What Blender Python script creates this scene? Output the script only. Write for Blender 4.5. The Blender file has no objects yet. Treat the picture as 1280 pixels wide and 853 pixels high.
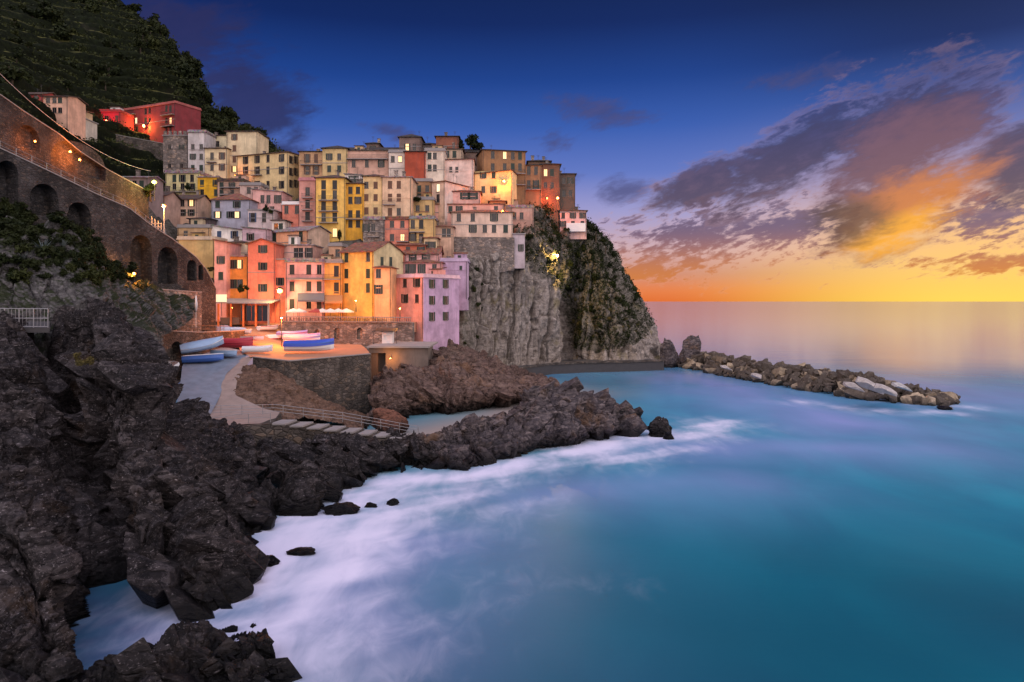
import bpy, bmesh, math, random
import numpy as np
from mathutils import Vector, Matrix
random.seed(7); RNG = np.random.default_rng(7)
SC = bpy.context.scene; COL = SC.collection
R = math.radians

# ------------------------------------------------------------------ camera, sky, sun, exposure
F, CX, HY, H = 900.0, 640.0, 377.0, 18.0        # focal length in photo pixels, principal column, horizon row, eye height
cam = bpy.data.objects.new('camera', bpy.data.cameras.new('camera')); COL.objects.link(cam)
cam.location = (0, 0, H); cam.rotation_euler = (R(90), 0, 0)
cam.data.sensor_width = 36; cam.data.lens = 36*F/1280
cam.data.shift_y = (HY-426.5)/1280; cam.data.clip_end = 300000; cam.data.clip_start = 0.5
SC.camera = cam
SC.view_settings.view_transform = 'Standard'; SC.view_settings.look = 'None'
SC.view_settings.exposure = 0.0; SC.view_settings.gamma = 1.0
SC.view_settings.use_curve_mapping = False
SUN_AZ, SUN_EL = 62.0, 5.0                        # degrees right of the view axis, above the horizon
sl = bpy.data.lights.new('sun', 'SUN'); sl.energy = 0.55; sl.angle = R(14); sl.color = (1.0, 0.72, 0.55)
so = bpy.data.objects.new('sun', sl); COL.objects.link(so)
_d = Vector((math.sin(R(SUN_AZ))*math.cos(R(SUN_EL)), math.cos(R(SUN_AZ))*math.cos(R(SUN_EL)), math.sin(R(SUN_EL))))
so.rotation_euler = _d.to_track_quat('Z', 'Y').to_euler(); so.location = _d*200

def lin(c, k=1.0):
    f = lambda v: (v/255/12.92 if v/255 <= 0.04045 else ((v/255+0.055)/1.055)**2.4)
    return tuple(f(v)*k for v in c)
def c4(c): return (c[0], c[1], c[2], 1.0)

class NT:
    """small helper for building node trees"""
    def __init__(s, nt): s.nt = nt; s.n = nt.nodes; s.l = nt.links
    def set(s, sock, v):
        if isinstance(v, bpy.types.NodeSocket): s.l.new(v, sock)
        elif isinstance(v, tuple) and len(v) == 3 and sock.type == 'RGBA': sock.default_value = c4(v)
        else: sock.default_value = v
    def m(s, op, a, b=0.0, c=0.0, clamp=False):
        n = s.n.new('ShaderNodeMath'); n.operation = op; n.use_clamp = clamp
        s.set(n.inputs[0], a); s.set(n.inputs[1], b); s.set(n.inputs[2], c); return n.outputs[0]
    def add(s, a, b): return s.m('ADD', a, b)
    def mul(s, a, b): return s.m('MULTIPLY', a, b)
    def sub(s, a, b): return s.m('SUBTRACT', a, b)
    def sstep(s, x, a, b, lo=0.0, hi=1.0):
        n = s.n.new('ShaderNodeMapRange'); n.interpolation_type = 'SMOOTHSTEP'
        s.set(n.inputs[0], x)
        for i, v in enumerate((a, b, lo, hi)): n.inputs[1+i].default_value = v
        return n.outputs[0]
    def mix(s, f, a, b, bt='MIX'):
        n = s.n.new('ShaderNodeMix'); n.data_type = 'RGBA'; n.blend_type = bt
        s.set(n.inputs[0], f); s.set(n.inputs[6], a); s.set(n.inputs[7], b); return n.outputs[2]
    def ramp(s, f, stops):
        n = s.n.new('ShaderNodeValToRGB'); e = n.color_ramp.elements
        while len(e) < len(stops): e.new(0.5)
        for i, (p, c) in enumerate(stops): e[i].position = p; e[i].color = c4(c)
        s.set(n.inputs[0], f); return n.outputs[0]
    def noise(s, vec, scale, detail=4, rough=0.55, dist=0.0):
        n = s.n.new('ShaderNodeTexNoise'); n.inputs['Scale'].default_value = scale; n.inputs['Detail'].default_value = detail
        n.inputs['Roughness'].default_value = rough; n.inputs['Distortion'].default_value = dist
        s.set(n.inputs['Vector'], vec); return n.outputs['Fac']
    def voro(s, vec, scale, feature='F1', out=0, dist=None):
        n = s.n.new('ShaderNodeTexVoronoi'); n.feature = feature
        if dist: n.distance = dist
        n.inputs['Scale'].default_value = scale
        s.set(n.inputs['Vector'], vec); return n.outputs[out]
    def comb(s, x, y, z):
        n = s.n.new('ShaderNodeCombineXYZ')
        for i, v in enumerate((x, y, z)): s.set(n.inputs[i], v)
        return n.outputs[0]
    def sep(s, v):
        n = s.n.new('ShaderNodeSeparateXYZ'); s.l.new(v, n.inputs[0]); return n.outputs
    def mapping(s, vec, scale=(1, 1, 1), rot=(0, 0, 0)):
        n = s.n.new('ShaderNodeMapping'); n.inputs['Scale'].default_value = scale; n.inputs['Rotation'].default_value = rot
        s.l.new(vec, n.inputs[0]); return n.outputs[0]
    def bump(s, h, strength=0.5, dist=0.1, normal=None):
        n = s.n.new('ShaderNodeBump'); n.inputs['Strength'].default_value = strength; n.inputs['Distance'].default_value = dist
        s.set(n.inputs['Height'], h)
        if normal is not None: s.l.new(normal, n.inputs['Normal'])
        return n.outputs[0]

wd = bpy.data.worlds.new('World'); SC.world = wd; wd.use_nodes = True
def build_sky():
    t = NT(wd.node_tree); t.n.clear()
    tc = t.n.new('ShaderNodeTexCoord'); x, y, z = t.sep(tc.outputs['Generated'])
    az = t.mul(t.m('ARCTAN2', x, y), 180/math.pi); el = t.mul(t.m('ARCSINE', z), 180/math.pi)
    e = t.m('DIVIDE', el, 90.0, clamp=True)
    def rp(lst, k=1.0): return t.ramp(e, [(d/90.0, lin(c, k)) for d, c in lst])
    A = rp([(0, (226, 112, 54)), (0.9, (230, 128, 76)), (2.2, (206, 140, 120)), (4.0, (206, 170, 176)), (7.0, (158, 154, 204)),
            (10, (96, 118, 194)), (13.5, (52, 90, 174)), (17, (22, 62, 140)), (21, (6, 34, 96)), (25, (4, 26, 76)), (45, (60, 70, 130)), (90, (206, 202, 226))])
    B = rp([(0, (255, 216, 92)), (1.2, (255, 208, 100)), (3.5, (253, 198, 122)), (6, (238, 186, 142)), (8.5, (184, 158, 176)),
            (11.5, (106, 116, 178)), (14.5, (46, 78, 150)), (17.5, (10, 38, 98)), (22, (3, 20, 64)), (45, (60, 70, 130)), (90, (206, 202, 226))])
    C = rp([(0, (226, 206, 200)), (14, (228, 210, 204)), (34, (218, 208, 214)), (60, (210, 205, 222)), (90, (206, 202, 226))], 2.5)
    sky = t.mix(t.sstep(az, 11.0, 33.0), A, B)
    # clouds, placed by azimuth and elevation; the grain runs up to the right
    u_ = t.add(t.mul(az, 0.050), t.mul(el, 0.028)); w_ = t.add(t.mul(el, 0.135), t.mul(az, -0.040))
    v3 = t.comb(u_, w_, 0.3)
    nw = t.n.new('ShaderNodeTexNoise'); nw.inputs['Scale'].default_value = 1.8; nw.inputs['Detail'].default_value = 4; t.l.new(v3, nw.inputs['Vector'])
    va = t.n.new('ShaderNodeVectorMath'); va.operation = 'MULTIPLY_ADD'; t.l.new(nw.outputs['Color'], va.inputs[0]); va.inputs[1].default_value = (.22, .18, .2); t.l.new(v3, va.inputs[2])
    vw = va.outputs[0]
    n1 = t.noise(vw, 3.0, 10, 0.62); n2 = t.noise(vw, 9.0, 8, 0.62); n3 = t.noise(vw, 1.3, 6, 0.55); n4 = t.noise(vw, 22.0, 6, 0.6)
    def ell(ca, ce, ra, re, rot=0.0):
        c, s_ = math.cos(R(rot)), math.sin(R(rot)); dx = t.sub(az, ca); dy = t.sub(el, ce)
        u = t.m('DIVIDE', t.add(t.mul(dx, c), t.mul(dy, s_)), ra); v = t.m('DIVIDE', t.sub(t.mul(dy, c), t.mul(dx, s_)), re)
        return t.m('MAXIMUM', t.m('SUBTRACT', 1.0, t.m('SQRT', t.add(t.mul(u, u), t.mul(v, v)))), -1.5)
    def dens(masks, grain, lo, hi):
        mm = masks[0]
        for q in masks[1:]: mm = t.m('SMOOTH_MAX', mm, q, 0.25)
        for n, k in grain: mm = t.add(mm, t.mul(t.sub(n, 0.5), k))
        return t.sstep(mm, lo, hi)
    # small broken cloud low in the middle and to the right
    d2 = dens([ell(15, 4.8, 9.5, 3.4, 4), ell(10, 2.4, 6, 1.3), ell(21, 5.6, 6, 2.6), ell(33, 2.4, 5, 1.0), ell(33.5, 5.6, 4.5, 2.2)], ((n2, 2.7), (n4, 2.1)), 0.02, 0.8)
    c2 = t.mix(t.sstep(el, 1.5, 6.0), lin((206, 122, 66)), lin((108, 88, 120)))
    c2 = t.mix(t.sstep(d2, .1, .6, .7, 0), c2, lin((232, 176, 156)))
    sky = t.mix(t.mul(d2, 0.95), sky, c2)
    # thin veils high up
    d4 = dens([ell(7, 14.6, 7, 1.7, -8), ell(2.8, 12.6, 3.0, 1.5), ell(-10, 13.2, 3.5, 1.0, -10), ell(9, 8.6, 5, 1.6), ell(22, 16.2, 6, 1.2, 6), ell(3, 9.0, 4, 1.0, 10)], ((n1, 2.2), (n2, 1.5)), 0.25, 1.1)
    sky = t.mix(t.mul(d4, 0.75), sky, t.mix(n2, lin((36, 48, 100)), lin((86, 80, 128))))
    # dark violet cloud beside the hill
    d3 = dens([ell(-20.0, 14.5, 6.5, 4.2, -20), ell(-18.0, 10.5, 4.4, 3.4, -40), ell(-25, 19, 8, 3.4, 0)], ((n1, 2.0), (n2, .9)), 0.0, 0.75)
    sky = t.mix(t.mul(d3, 0.86), sky, t.mix(n1, lin((22, 30, 76)), lin((52, 48, 96))))
    # the big bank on the right, slate above, burning orange below
    m1 = [ell(14.5, 8.8, 4.8, 1.7, 20), ell(21, 10.4, 7.4, 2.5, 24), ell(29, 11.6, 6.4, 4.4, 24), ell(28.2, 6.8, 6.2, 3.2, 22), ell(35, 9.0, 3.6, 3.0, 0)]
    d1 = dens(m1, ((n1, 1.7), (n2, 1.1), (n4, .6)), -0.22, 0.5)
    gr = t.add(t.mul(t.sub(n1, .5), .9), t.mul(t.sub(n2, .5), .9))
    c1 = t.mix(t.sstep(el, 7, 14), lin((104, 80, 100)), lin((56, 58, 106)))
    c1 = t.mix(t.sstep(d1, .15, .85, .75, 0), c1, lin((190, 146, 150)))
    c1 = t.mix(t.sstep(t.add(n2, t.mul(t.sub(n1, .5), .5)), .42, .68, .55, 0), c1, lin((58, 52, 84)))
    c1 = t.mix(t.sstep(t.add(ell(29.2, 9.6, 6.4, 4.6, 30), gr), -.15, .6, 0, .75), c1, lin((128, 86, 94)))
    c1 = t.mix(t.sstep(t.add(ell(28.8, 6.4, 6.2, 2.7, 24), gr), -.1, .6, 0, .95), c1, lin((210, 124, 62)))
    c1 = t.mix(t.sstep(t.add(ell(28.2, 5.0, 5.0, 1.9, 22), gr), 0.0, .7, 0, .95), c1, lin((252, 172, 46)))
    c1 = t.mix(t.sstep(t.add(ell(24.4, 5.5, 5.2, 1.9, 12), gr), -.05, .55, 0, .85), c1, lin((94, 70, 64)))
    sky = t.mix(t.mul(d1, 0.93), sky, c1)
    # the unseen afterglow behind the camera
    sky = t.mix(t.sstep(t.m('ABSOLUTE', az), 62.0, 118.0), sky, C)
    # below the horizon the sea's own colour goes on
    ns = t.n.new('ShaderNodeTexSky'); ns.sky_type = 'NISHITA'; ns.sun_disc = False
    ns.sun_elevation = R(SUN_EL); ns.sun_rotation = R(SUN_AZ)
    bg1 = t.n.new('ShaderNodeBackground'); t.l.new(sky, bg1.inputs[0]); bg1.inputs[1].default_value = 1.0
    bg2 = t.n.new('ShaderNodeBackground'); t.l.new(ns.outputs[0], bg2.inputs[0]); bg2.inputs[1].default_value = 0.006
    ad = t.n.new('ShaderNodeAddShader'); t.l.new(bg1.outputs[0], ad.inputs[0]); t.l.new(bg2.outputs[0], ad.inputs[1])
    out = t.n.new('ShaderNodeOutputWorld'); t.l.new(ad.outputs[0], out.inputs[0])
build_sky()

# ------------------------------------------------------------------ helpers
def P(px, py, Y): return Vector(((px-CX)/F*Y, Y, H+(HY-py)/F*Y))
def S(px, py, z=0.0):
    Y = (H-z)*F/(py-HY); return Vector(((px-CX)/F*Y, Y, z))

def link(name, me, mat=None, parent=None):
    o = bpy.data.objects.new(name, me); COL.objects.link(o)
    if mat is not None and not me.materials:
        for q in (mat if isinstance(mat, (list, tuple)) else [mat]): me.materials.append(q)
    if parent is not None: o.parent = parent
    return o
def tag(o, label=None, cat=None, group=None, kind=None):
    if label: o['label'] = label
    if cat: o['category'] = cat
    if group: o['group'] = group
    if kind: o['kind'] = kind
    return o
def empty(name, loc, rz=0.0):
    o = bpy.data.objects.new(name, None); COL.objects.link(o); o.location = loc; o.rotation_euler = (0, 0, rz); o.empty_display_size = 0.5; return o
def copy_tree(o, parent=None):
    c = o.copy(); COL.objects.link(c)
    if parent is not None: c.parent = parent
    for ch in list(o.children): copy_tree(ch, c)
    return c

class MB:
    """collects polygons, then links them as one mesh object"""
    def __init__(s): s.v = []; s.f = []; s.mi = []
    def poly(s, pts, mi=0):
        k = len(s.v); s.v.extend([tuple(p) for p in pts]); s.f.append(tuple(range(k, k+len(pts)))); s.mi.append(mi)
    def box(s, a, b, mi=0):
        x0, y0, z0 = a; x1, y1, z1 = b
        s.hexa([(x0, y0, z0), (x1, y0, z0), (x1, y1, z0), (x0, y1, z0)], [(x0, y0, z1), (x1, y0, z1), (x1, y1, z1), (x0, y1, z1)], mi)
    def hexa(s, bot, top, mi=0):
        n = len(bot); s.poly(list(reversed(bot)), mi); s.poly(top, mi)
        for i in range(n): j = (i+1) % n; s.poly([bot[i], bot[j], top[j], top[i]], mi)
    def slab(s, quad, t, mi=0):           # quad is the upper face
        s.hexa([(p[0], p[1], p[2]-t) for p in quad], [tuple(p) for p in quad], mi)
    def tube(s, pts, r, n=6, mi=0):
        pts = [Vector(p) for p in pts]; rr = r if isinstance(r, (list, tuple)) else [r]*len(pts); rings = []
        for i, p in enumerate(pts):
            d = (pts[min(i+1, len(pts)-1)]-pts[max(i-1, 0)]).normalized()
            a = d.orthogonal().normalized() if abs(d.z) > 0.9 else d.cross(Vector((0, 0, 1))).normalized(); b = d.cross(a)
            k = len(s.v)
            for j in range(n):
                q = p+(a*math.cos(2*math.pi*j/n)+b*math.sin(2*math.pi*j/n))*rr[i]; s.v.append(tuple(q))
            rings.append(k)
        for i in range(len(rings)-1):
            for j in range(n):
                s.f.append((rings[i]+j, rings[i]+(j+1) % n, rings[i+1]+(j+1) % n, rings[i+1]+j)); s.mi.append(mi)
        s.f.append(tuple(rings[0]+j for j in reversed(range(n)))); s.mi.append(mi)
        s.f.append(tuple(rings[-1]+j for j in range(n))); s.mi.append(mi)
    def ball(s, c, r, n=8, m=6, mi=0, sq=(1, 1, 1)):
        k = len(s.v)
        for i in range(m+1):
            th = math.pi*i/m
            for j in range(n):
                ph = 2*math.pi*j/n
                s.v.append((c[0]+r*sq[0]*math.sin(th)*math.cos(ph), c[1]+r*sq[1]*math.sin(th)*math.sin(ph), c[2]+r*sq[2]*math.cos(th)))
        for i in range(m):
            for j in range(n):
                s.f.append((k+i*n+j, k+(i+1)*n+j, k+(i+1)*n+(j+1) % n, k+i*n+(j+1) % n)); s.mi.append(mi)
    def mesh(s, name, smooth=False):
        me = bpy.data.meshes.new(name); me.from_pydata(s.v, [], s.f); me.update()
        if any(s.mi): me.polygons.foreach_set('material_index', s.mi)
        if smooth: me.polygons.foreach_set('use_smooth', [True]*len(me.polygons))
        return me
    def build(s, name, mat, parent=None, smooth=False): return link(name, s.mesh(name, smooth), mat, parent)

def chunk_mesh(seed, cuts=9, lo=.45, hi=.85, bev=.05, dims=(1, 1, 1)):
    rn = random.Random(seed); bm = bmesh.new(); bmesh.ops.create_cube(bm, size=2)
    for k in range(cuts):
        nn = Vector((rn.gauss(0, 1), rn.gauss(0, 1), rn.gauss(0, 1))).normalized()
        bmesh.ops.bisect_plane(bm, geom=bm.verts[:]+bm.edges[:]+bm.faces[:], plane_co=nn*rn.uniform(lo, hi), plane_no=nn, clear_outer=True)
        bmesh.ops.holes_fill(bm, edges=[e for e in bm.edges if e.is_boundary])
    if bev: bmesh.ops.bevel(bm, geom=bm.edges[:], offset=bev, segments=1, affect='EDGES', clamp_overlap=True)
    for v in bm.verts: v.co = Vector((v.co.x*dims[0], v.co.y*dims[1], v.co.z*dims[2]))
    bmesh.ops.recalc_face_normals(bm, faces=bm.faces[:]); me = bpy.data.meshes.new('boulder'); bm.to_mesh(me); bm.free(); return me
# ---- numpy noise
def _hash(i, seed):
    h = (i[..., 0]*73856093) ^ (i[..., 1]*19349663) ^ (i[..., 2]*83492791) ^ (seed*2654435761 & 0x7fffffff)
    h = h & 0xffffffff; h = ((h >> 16) ^ h)*0x45d9f3b & 0xffffffff; h = ((h >> 16) ^ h)*0x45d9f3b & 0xffffffff; return (h >> 16) ^ h
def _rnd(i, seed): return (_hash(i, seed) & 0xffffff)/float(0xffffff)
def vnoise(p, seed=0):                     # gradient noise, about -0.7..0.7
    i = np.floor(p).astype(np.int64); f = p-i; u = f*f*f*(f*(f*6-15)+10); res = 0
    for dx in (0, 1):
        for dy in (0, 1):
            for dz in (0, 1):
                o = np.array((dx, dy, dz)); h = _hash(i+o, seed)
                g = np.stack([((h & 255)/127.5-1), (((h >> 8) & 255)/127.5-1), (((h >> 16) & 255)/127.5-1)], -1)
                d = (g*(f-o)).sum(-1)
                w = (u[..., 0] if dx else 1-u[..., 0])*(u[..., 1] if dy else 1-u[..., 1])*(u[..., 2] if dz else 1-u[..., 2])
                res = res+w*d
    return res
def fbm(p, octv=4, seed=0, gain=0.5):
    a, s_, r = 1.0, 1.0, 0
    for k in range(octv): r = r+a*vnoise(p*s_, seed+k*17); a *= gain; s_ *= 2.03
    return r
def ridged(p, octv=4, seed=0):
    a, s_, r = 1.0, 1.0, 0
    for k in range(octv): r = r+a*(1-2*np.abs(vnoise(p*s_, seed+k*13))); a *= 0.5; s_ *= 2.1
    return r
def facets(p, seed=0, tilt=1.0):           # broken blocks: every cell is a plane of its own tilt, cracks between
    i0 = np.floor(p).astype(np.int64); best = np.full(p.shape[:-1], 9e9); sec = best.copy(); val = np.zeros(p.shape[:-1])
    for dx in (-1, 0, 1):
        for dy in (-1, 0, 1):
            for dz in (-1, 0, 1):
                ii = i0+np.array((dx, dy, dz)); c = ii+np.stack([_rnd(ii, seed+q) for q in (1, 2, 3)], -1); d = p-c; r2 = (d*d).sum(-1)
                n = np.stack([_rnd(ii, seed+q)*2-1 for q in (4, 5, 6)], -1)
                v = (d*n).sum(-1)*tilt+(_rnd(ii, seed+7)-0.5)*.7
                m = r2 < best
                sec = np.where(m, best, np.minimum(sec, r2)); val = np.where(m, v, val); best = np.where(m, r2, best)
    return val, np.sqrt(sec)-np.sqrt(best)

def crom(ctrl, n, axis):                   # Catmull-Rom resampling of a control grid along one axis
    c = np.moveaxis(np.asarray(ctrl, float), axis, 0); k = c.shape[0]; t = np.linspace(0, k-1, n); i = np.minimum(t.astype(int), k-2); u = (t-i)
    u = u.reshape((-1,)+(1,)*(c.ndim-1)); g = lambda j: c[np.clip(j, 0, k-1)]
    p0, p1, p2, p3 = g(i-1), g(i), g(i+1), g(i+2)
    p0 = np.where((i-1 < 0).reshape(u.shape), 2*p1-p2, p0); p3 = np.where((i+2 > k-1).reshape(u.shape), 2*p2-p1, p3)
    r = 0.5*((2*p1)+(-p0+p2)*u+(2*p0-5*p1+4*p2-p3)*u*u+(-p0+3*p1-3*p2+p3)*u**3)
    return np.moveaxis(r, 0, axis)
def normals(g):
    du = np.gradient(g, axis=1); dv = np.gradient(g, axis=0); n = np.cross(du, dv); n /= np.linalg.norm(n, axis=-1, keepdims=True)+1e-9
    return n
def gridmesh(name, g, mat, smooth=True, flip=False):
    nv, nu = g.shape[:2]; idx = np.arange(nv*nu).reshape(nv, nu)
    q = np.stack([idx[:-1, :-1], idx[:-1, 1:], idx[1:, 1:], idx[1:, :-1]], -1).reshape(-1, 4)
    if flip: q = q[:, ::-1]
    me = bpy.data.meshes.new(name); nf = len(q)
    me.vertices.add(nv*nu); me.vertices.foreach_set('co', g.reshape(-1).astype(np.float32))
    me.loops.add(nf*4); me.loops.foreach_set('vertex_index', q.reshape(-1).astype(np.int32))
    me.polygons.add(nf); me.polygons.foreach_set('loop_start', np.arange(0, nf*4, 4, dtype=np.int32)); me.polygons.foreach_set('loop_total', np.full(nf, 4, np.int32))
    me.update(calc_edges=True); me.validate()
    me.polygons.foreach_set('use_smooth', [smooth]*nf)
    return link(name, me, mat)
def patch(name, rows, nu, nv, disp, mat, smooth=True):
    """rows of control points (px, py, depth) or (px, py) at the waterline; disp(points) gives the relief along the normal"""
    def cv(e):
        if len(e) == 2: return tuple(S(e[0], e[1], -1.2))
        if e[0] == 'w': return e[1:]
        return tuple(P(*e))
    c = [[cv(e) for e in r] for r in rows]
    g = crom(crom(c, nv, 0), nu, 1); n = normals(g)
    view = np.array((0, 0, H))-g
    flip = (n*view).sum(-1).mean() < 0
    if flip: n = -n
    if disp is not None: g = g+n*disp(g)[..., None]
    return gridmesh(name, g, mat, smooth, flip), g, n

ROT1 = np.array(Matrix.Rotation(R(35), 3, 'Y') @ Matrix.Rotation(R(25), 3, 'X'))
def rockrelief(big, amp, seed, stretch=(1, 1, .42), fine=0.5, dip=(.55, -.25, .8), led=.22):
    dv = np.array(dip)/np.linalg.norm(dip)
    def f(g):
        wv = np.stack([fbm(g/6.0, 3, seed+k) for k in (101, 102, 103)], -1); p = g+wv*.7
        q = (p@ROT1.T)*np.array(stretch)
        a, ca = facets(q/big, seed, 1.25); b, cb = facets(q/(big*0.42), seed+31, 1.3); c, cc = facets(q/(big*0.17), seed+57, 1.3); d, cd = facets(q/(big*.07), seed+77, 1.2)
        r = a*1.15+b*0.44+c*0.15+d*.05*(fine/.5)
        r -= 0.38*np.exp(-(ca/0.05)**2)+0.20*np.exp(-(cb/0.06)**2)+.08*np.exp(-(cc/.08)**2)
        t = ((g+wv*1.1)@dv)/(big*.20); fr = t-np.floor(t); t2 = t*2.7+.4*wv[..., 0]; fr2 = t2-np.floor(t2)
        m = np.clip(.5+1.6*fbm(g/(big*1.1), 3, seed+5), 0, 1)
        r += led*m*((fr**1.5-.4)+.45*(fr2**1.5-.4))
        r += 0.40*fbm(g/(big*1.6), 4, seed+7)+0.04*fine*ridged(g*1.7, 4, seed+9)
        return r*amp
    return f

# ------------------------------------------------------------------ materials
MATS = {}
def mat(name, fn):
    if name in MATS: return MATS[name]
    m = bpy.data.materials.new(name); m.use_nodes = True; t = NT(m.node_tree); b = t.n['Principled BSDF']; MATS[name] = m
    fn(t, b); return m
def pos(t): return t.n.new('ShaderNodeNewGeometry').outputs['Position']
def objc(t): return t.n.new('ShaderNodeTexCoord').outputs['Object']
def plain(name, col, rough=0.7, metal=0.0, var=0.15, sc=3.0, bump=0.0):
    def fn(t, b):
        n = t.noise(pos(t), sc, 5, 0.6)
        t.set(b.inputs['Base Color'], t.mix(n, tuple(c*(1-var) for c in col), tuple(min(1, c*(1+var)) for c in col)))
        b.inputs['Roughness'].default_value = rough; b.inputs['Metallic'].default_value = metal
        if bump: t.set(b.inputs['Normal'], t.bump(n, bump, 0.05))
    return mat(name, fn)
def plaster(col):
    nm = 'plaster_%d_%d_%d' % tuple(int(c) for c in col)
    def fn(t, b):
        c = lin(col, 0.92); p = pos(t)
        n = t.noise(p, 0.35, 5, 0.65); st = t.noise(t.mapping(p, (1.6, 1.6, 0.16)), 1.0, 5, 0.7); sp = t.noise(p, 2.2, 6, 0.7)
        k = t.mix(t.sstep(n, 0.32, 0.66), tuple(x*0.72 for x in c), tuple(min(.9, x*1.12) for x in c))
        g = (c[0]*0.46+.03, c[1]*0.43+.028, c[2]*0.42+.03)
        k = t.mix(t.sstep(st, 0.48, 0.72, 0, 0.55), k, g)
        k = t.mix(t.sstep(sp, 0.6, 0.75, 0, 0.45), k, tuple(min(.8, x*0.7+0.12) for x in c))
        t.set(b.inputs['Base Color'], k); b.inputs['Roughness'].default_value = 0.88
        t.set(b.inputs['Normal'], t.bump(sp, 0.25, 0.06))
    return mat(nm, fn)
def rooftile(name, col):
    def fn(t, b):
        p = pos(t); n = t.noise(p, 1.2, 5, 0.65); w = t.n.new('ShaderNodeTexWave'); w.inputs['Scale'].default_value = 0.9; w.inputs['Distortion'].default_value = 1.2; w.inputs['Detail'].default_value = 3
        t.l.new(p, w.inputs['Vector']); v = t.voro(p, 2.4, 'F1', 1)
        k = t.mix(t.sstep(n, .3, .7), tuple(c*0.55 for c in col), tuple(c*1.35 for c in col))
        t.set(b.inputs['Base Color'], t.mix(0.35, k, v, 'OVERLAY')); b.inputs['Roughness'].default_value = 0.85
        t.set(b.inputs['Normal'], t.bump(w.outputs['Fac'], 0.6, 0.1))
    return mat(name, fn)
def masonry(name, col, mortar, sc=1.5, con=0.5):
    def fn(t, b):
        p = pos(t); pm = t.mapping(p, (1, 1, 1.7))
        d = t.voro(pm, sc, 'DISTANCE_TO_EDGE', 0); v = t.voro(pm, sc, 'F1', 1); n = t.noise(p, 0.35, 5, 0.6); n2 = t.noise(p, 6, 4, 0.6)
        k = t.mix(t.sstep(n, .3, .7), tuple(c*(1-con) for c in col), tuple(c*(1+con) for c in col))
        r = t.n.new('ShaderNodeSeparateColor'); t.l.new(v, r.inputs[0])
        k = t.mix(t.mul(r.outputs[0], 0.75), k, tuple(c*0.35 for c in col))
        k = t.mix(t.sstep(r.outputs[1], .75, 1, 0, .6), k, (col[0]*1.7, col[1]*1.45, col[2]*1.2))
        k = t.mix(t.mul(t.sstep(d, 0.02, 0.09, 1, 0), t.sstep(n2, .35, .6, .2, .9)), k, mortar); stn = t.noise(t.mapping(p, (.5, .5, .12)), 1.0, 6, .7); k = t.mix(t.sstep(stn, .48, .7, 0, .7), k, tuple(c*.28 for c in col))
        t.set(b.inputs['Base Color'], k); b.inputs['Roughness'].default_value = 0.9; b.inputs['Specular IOR Level'].default_value = .2
        h = t.add(t.sstep(d, 0.0, 0.16), t.mul(n2, 0.5)); t.set(b.inputs['Normal'], t.bump(h, 0.8, 0.12))
    return mat(name, fn)
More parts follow.
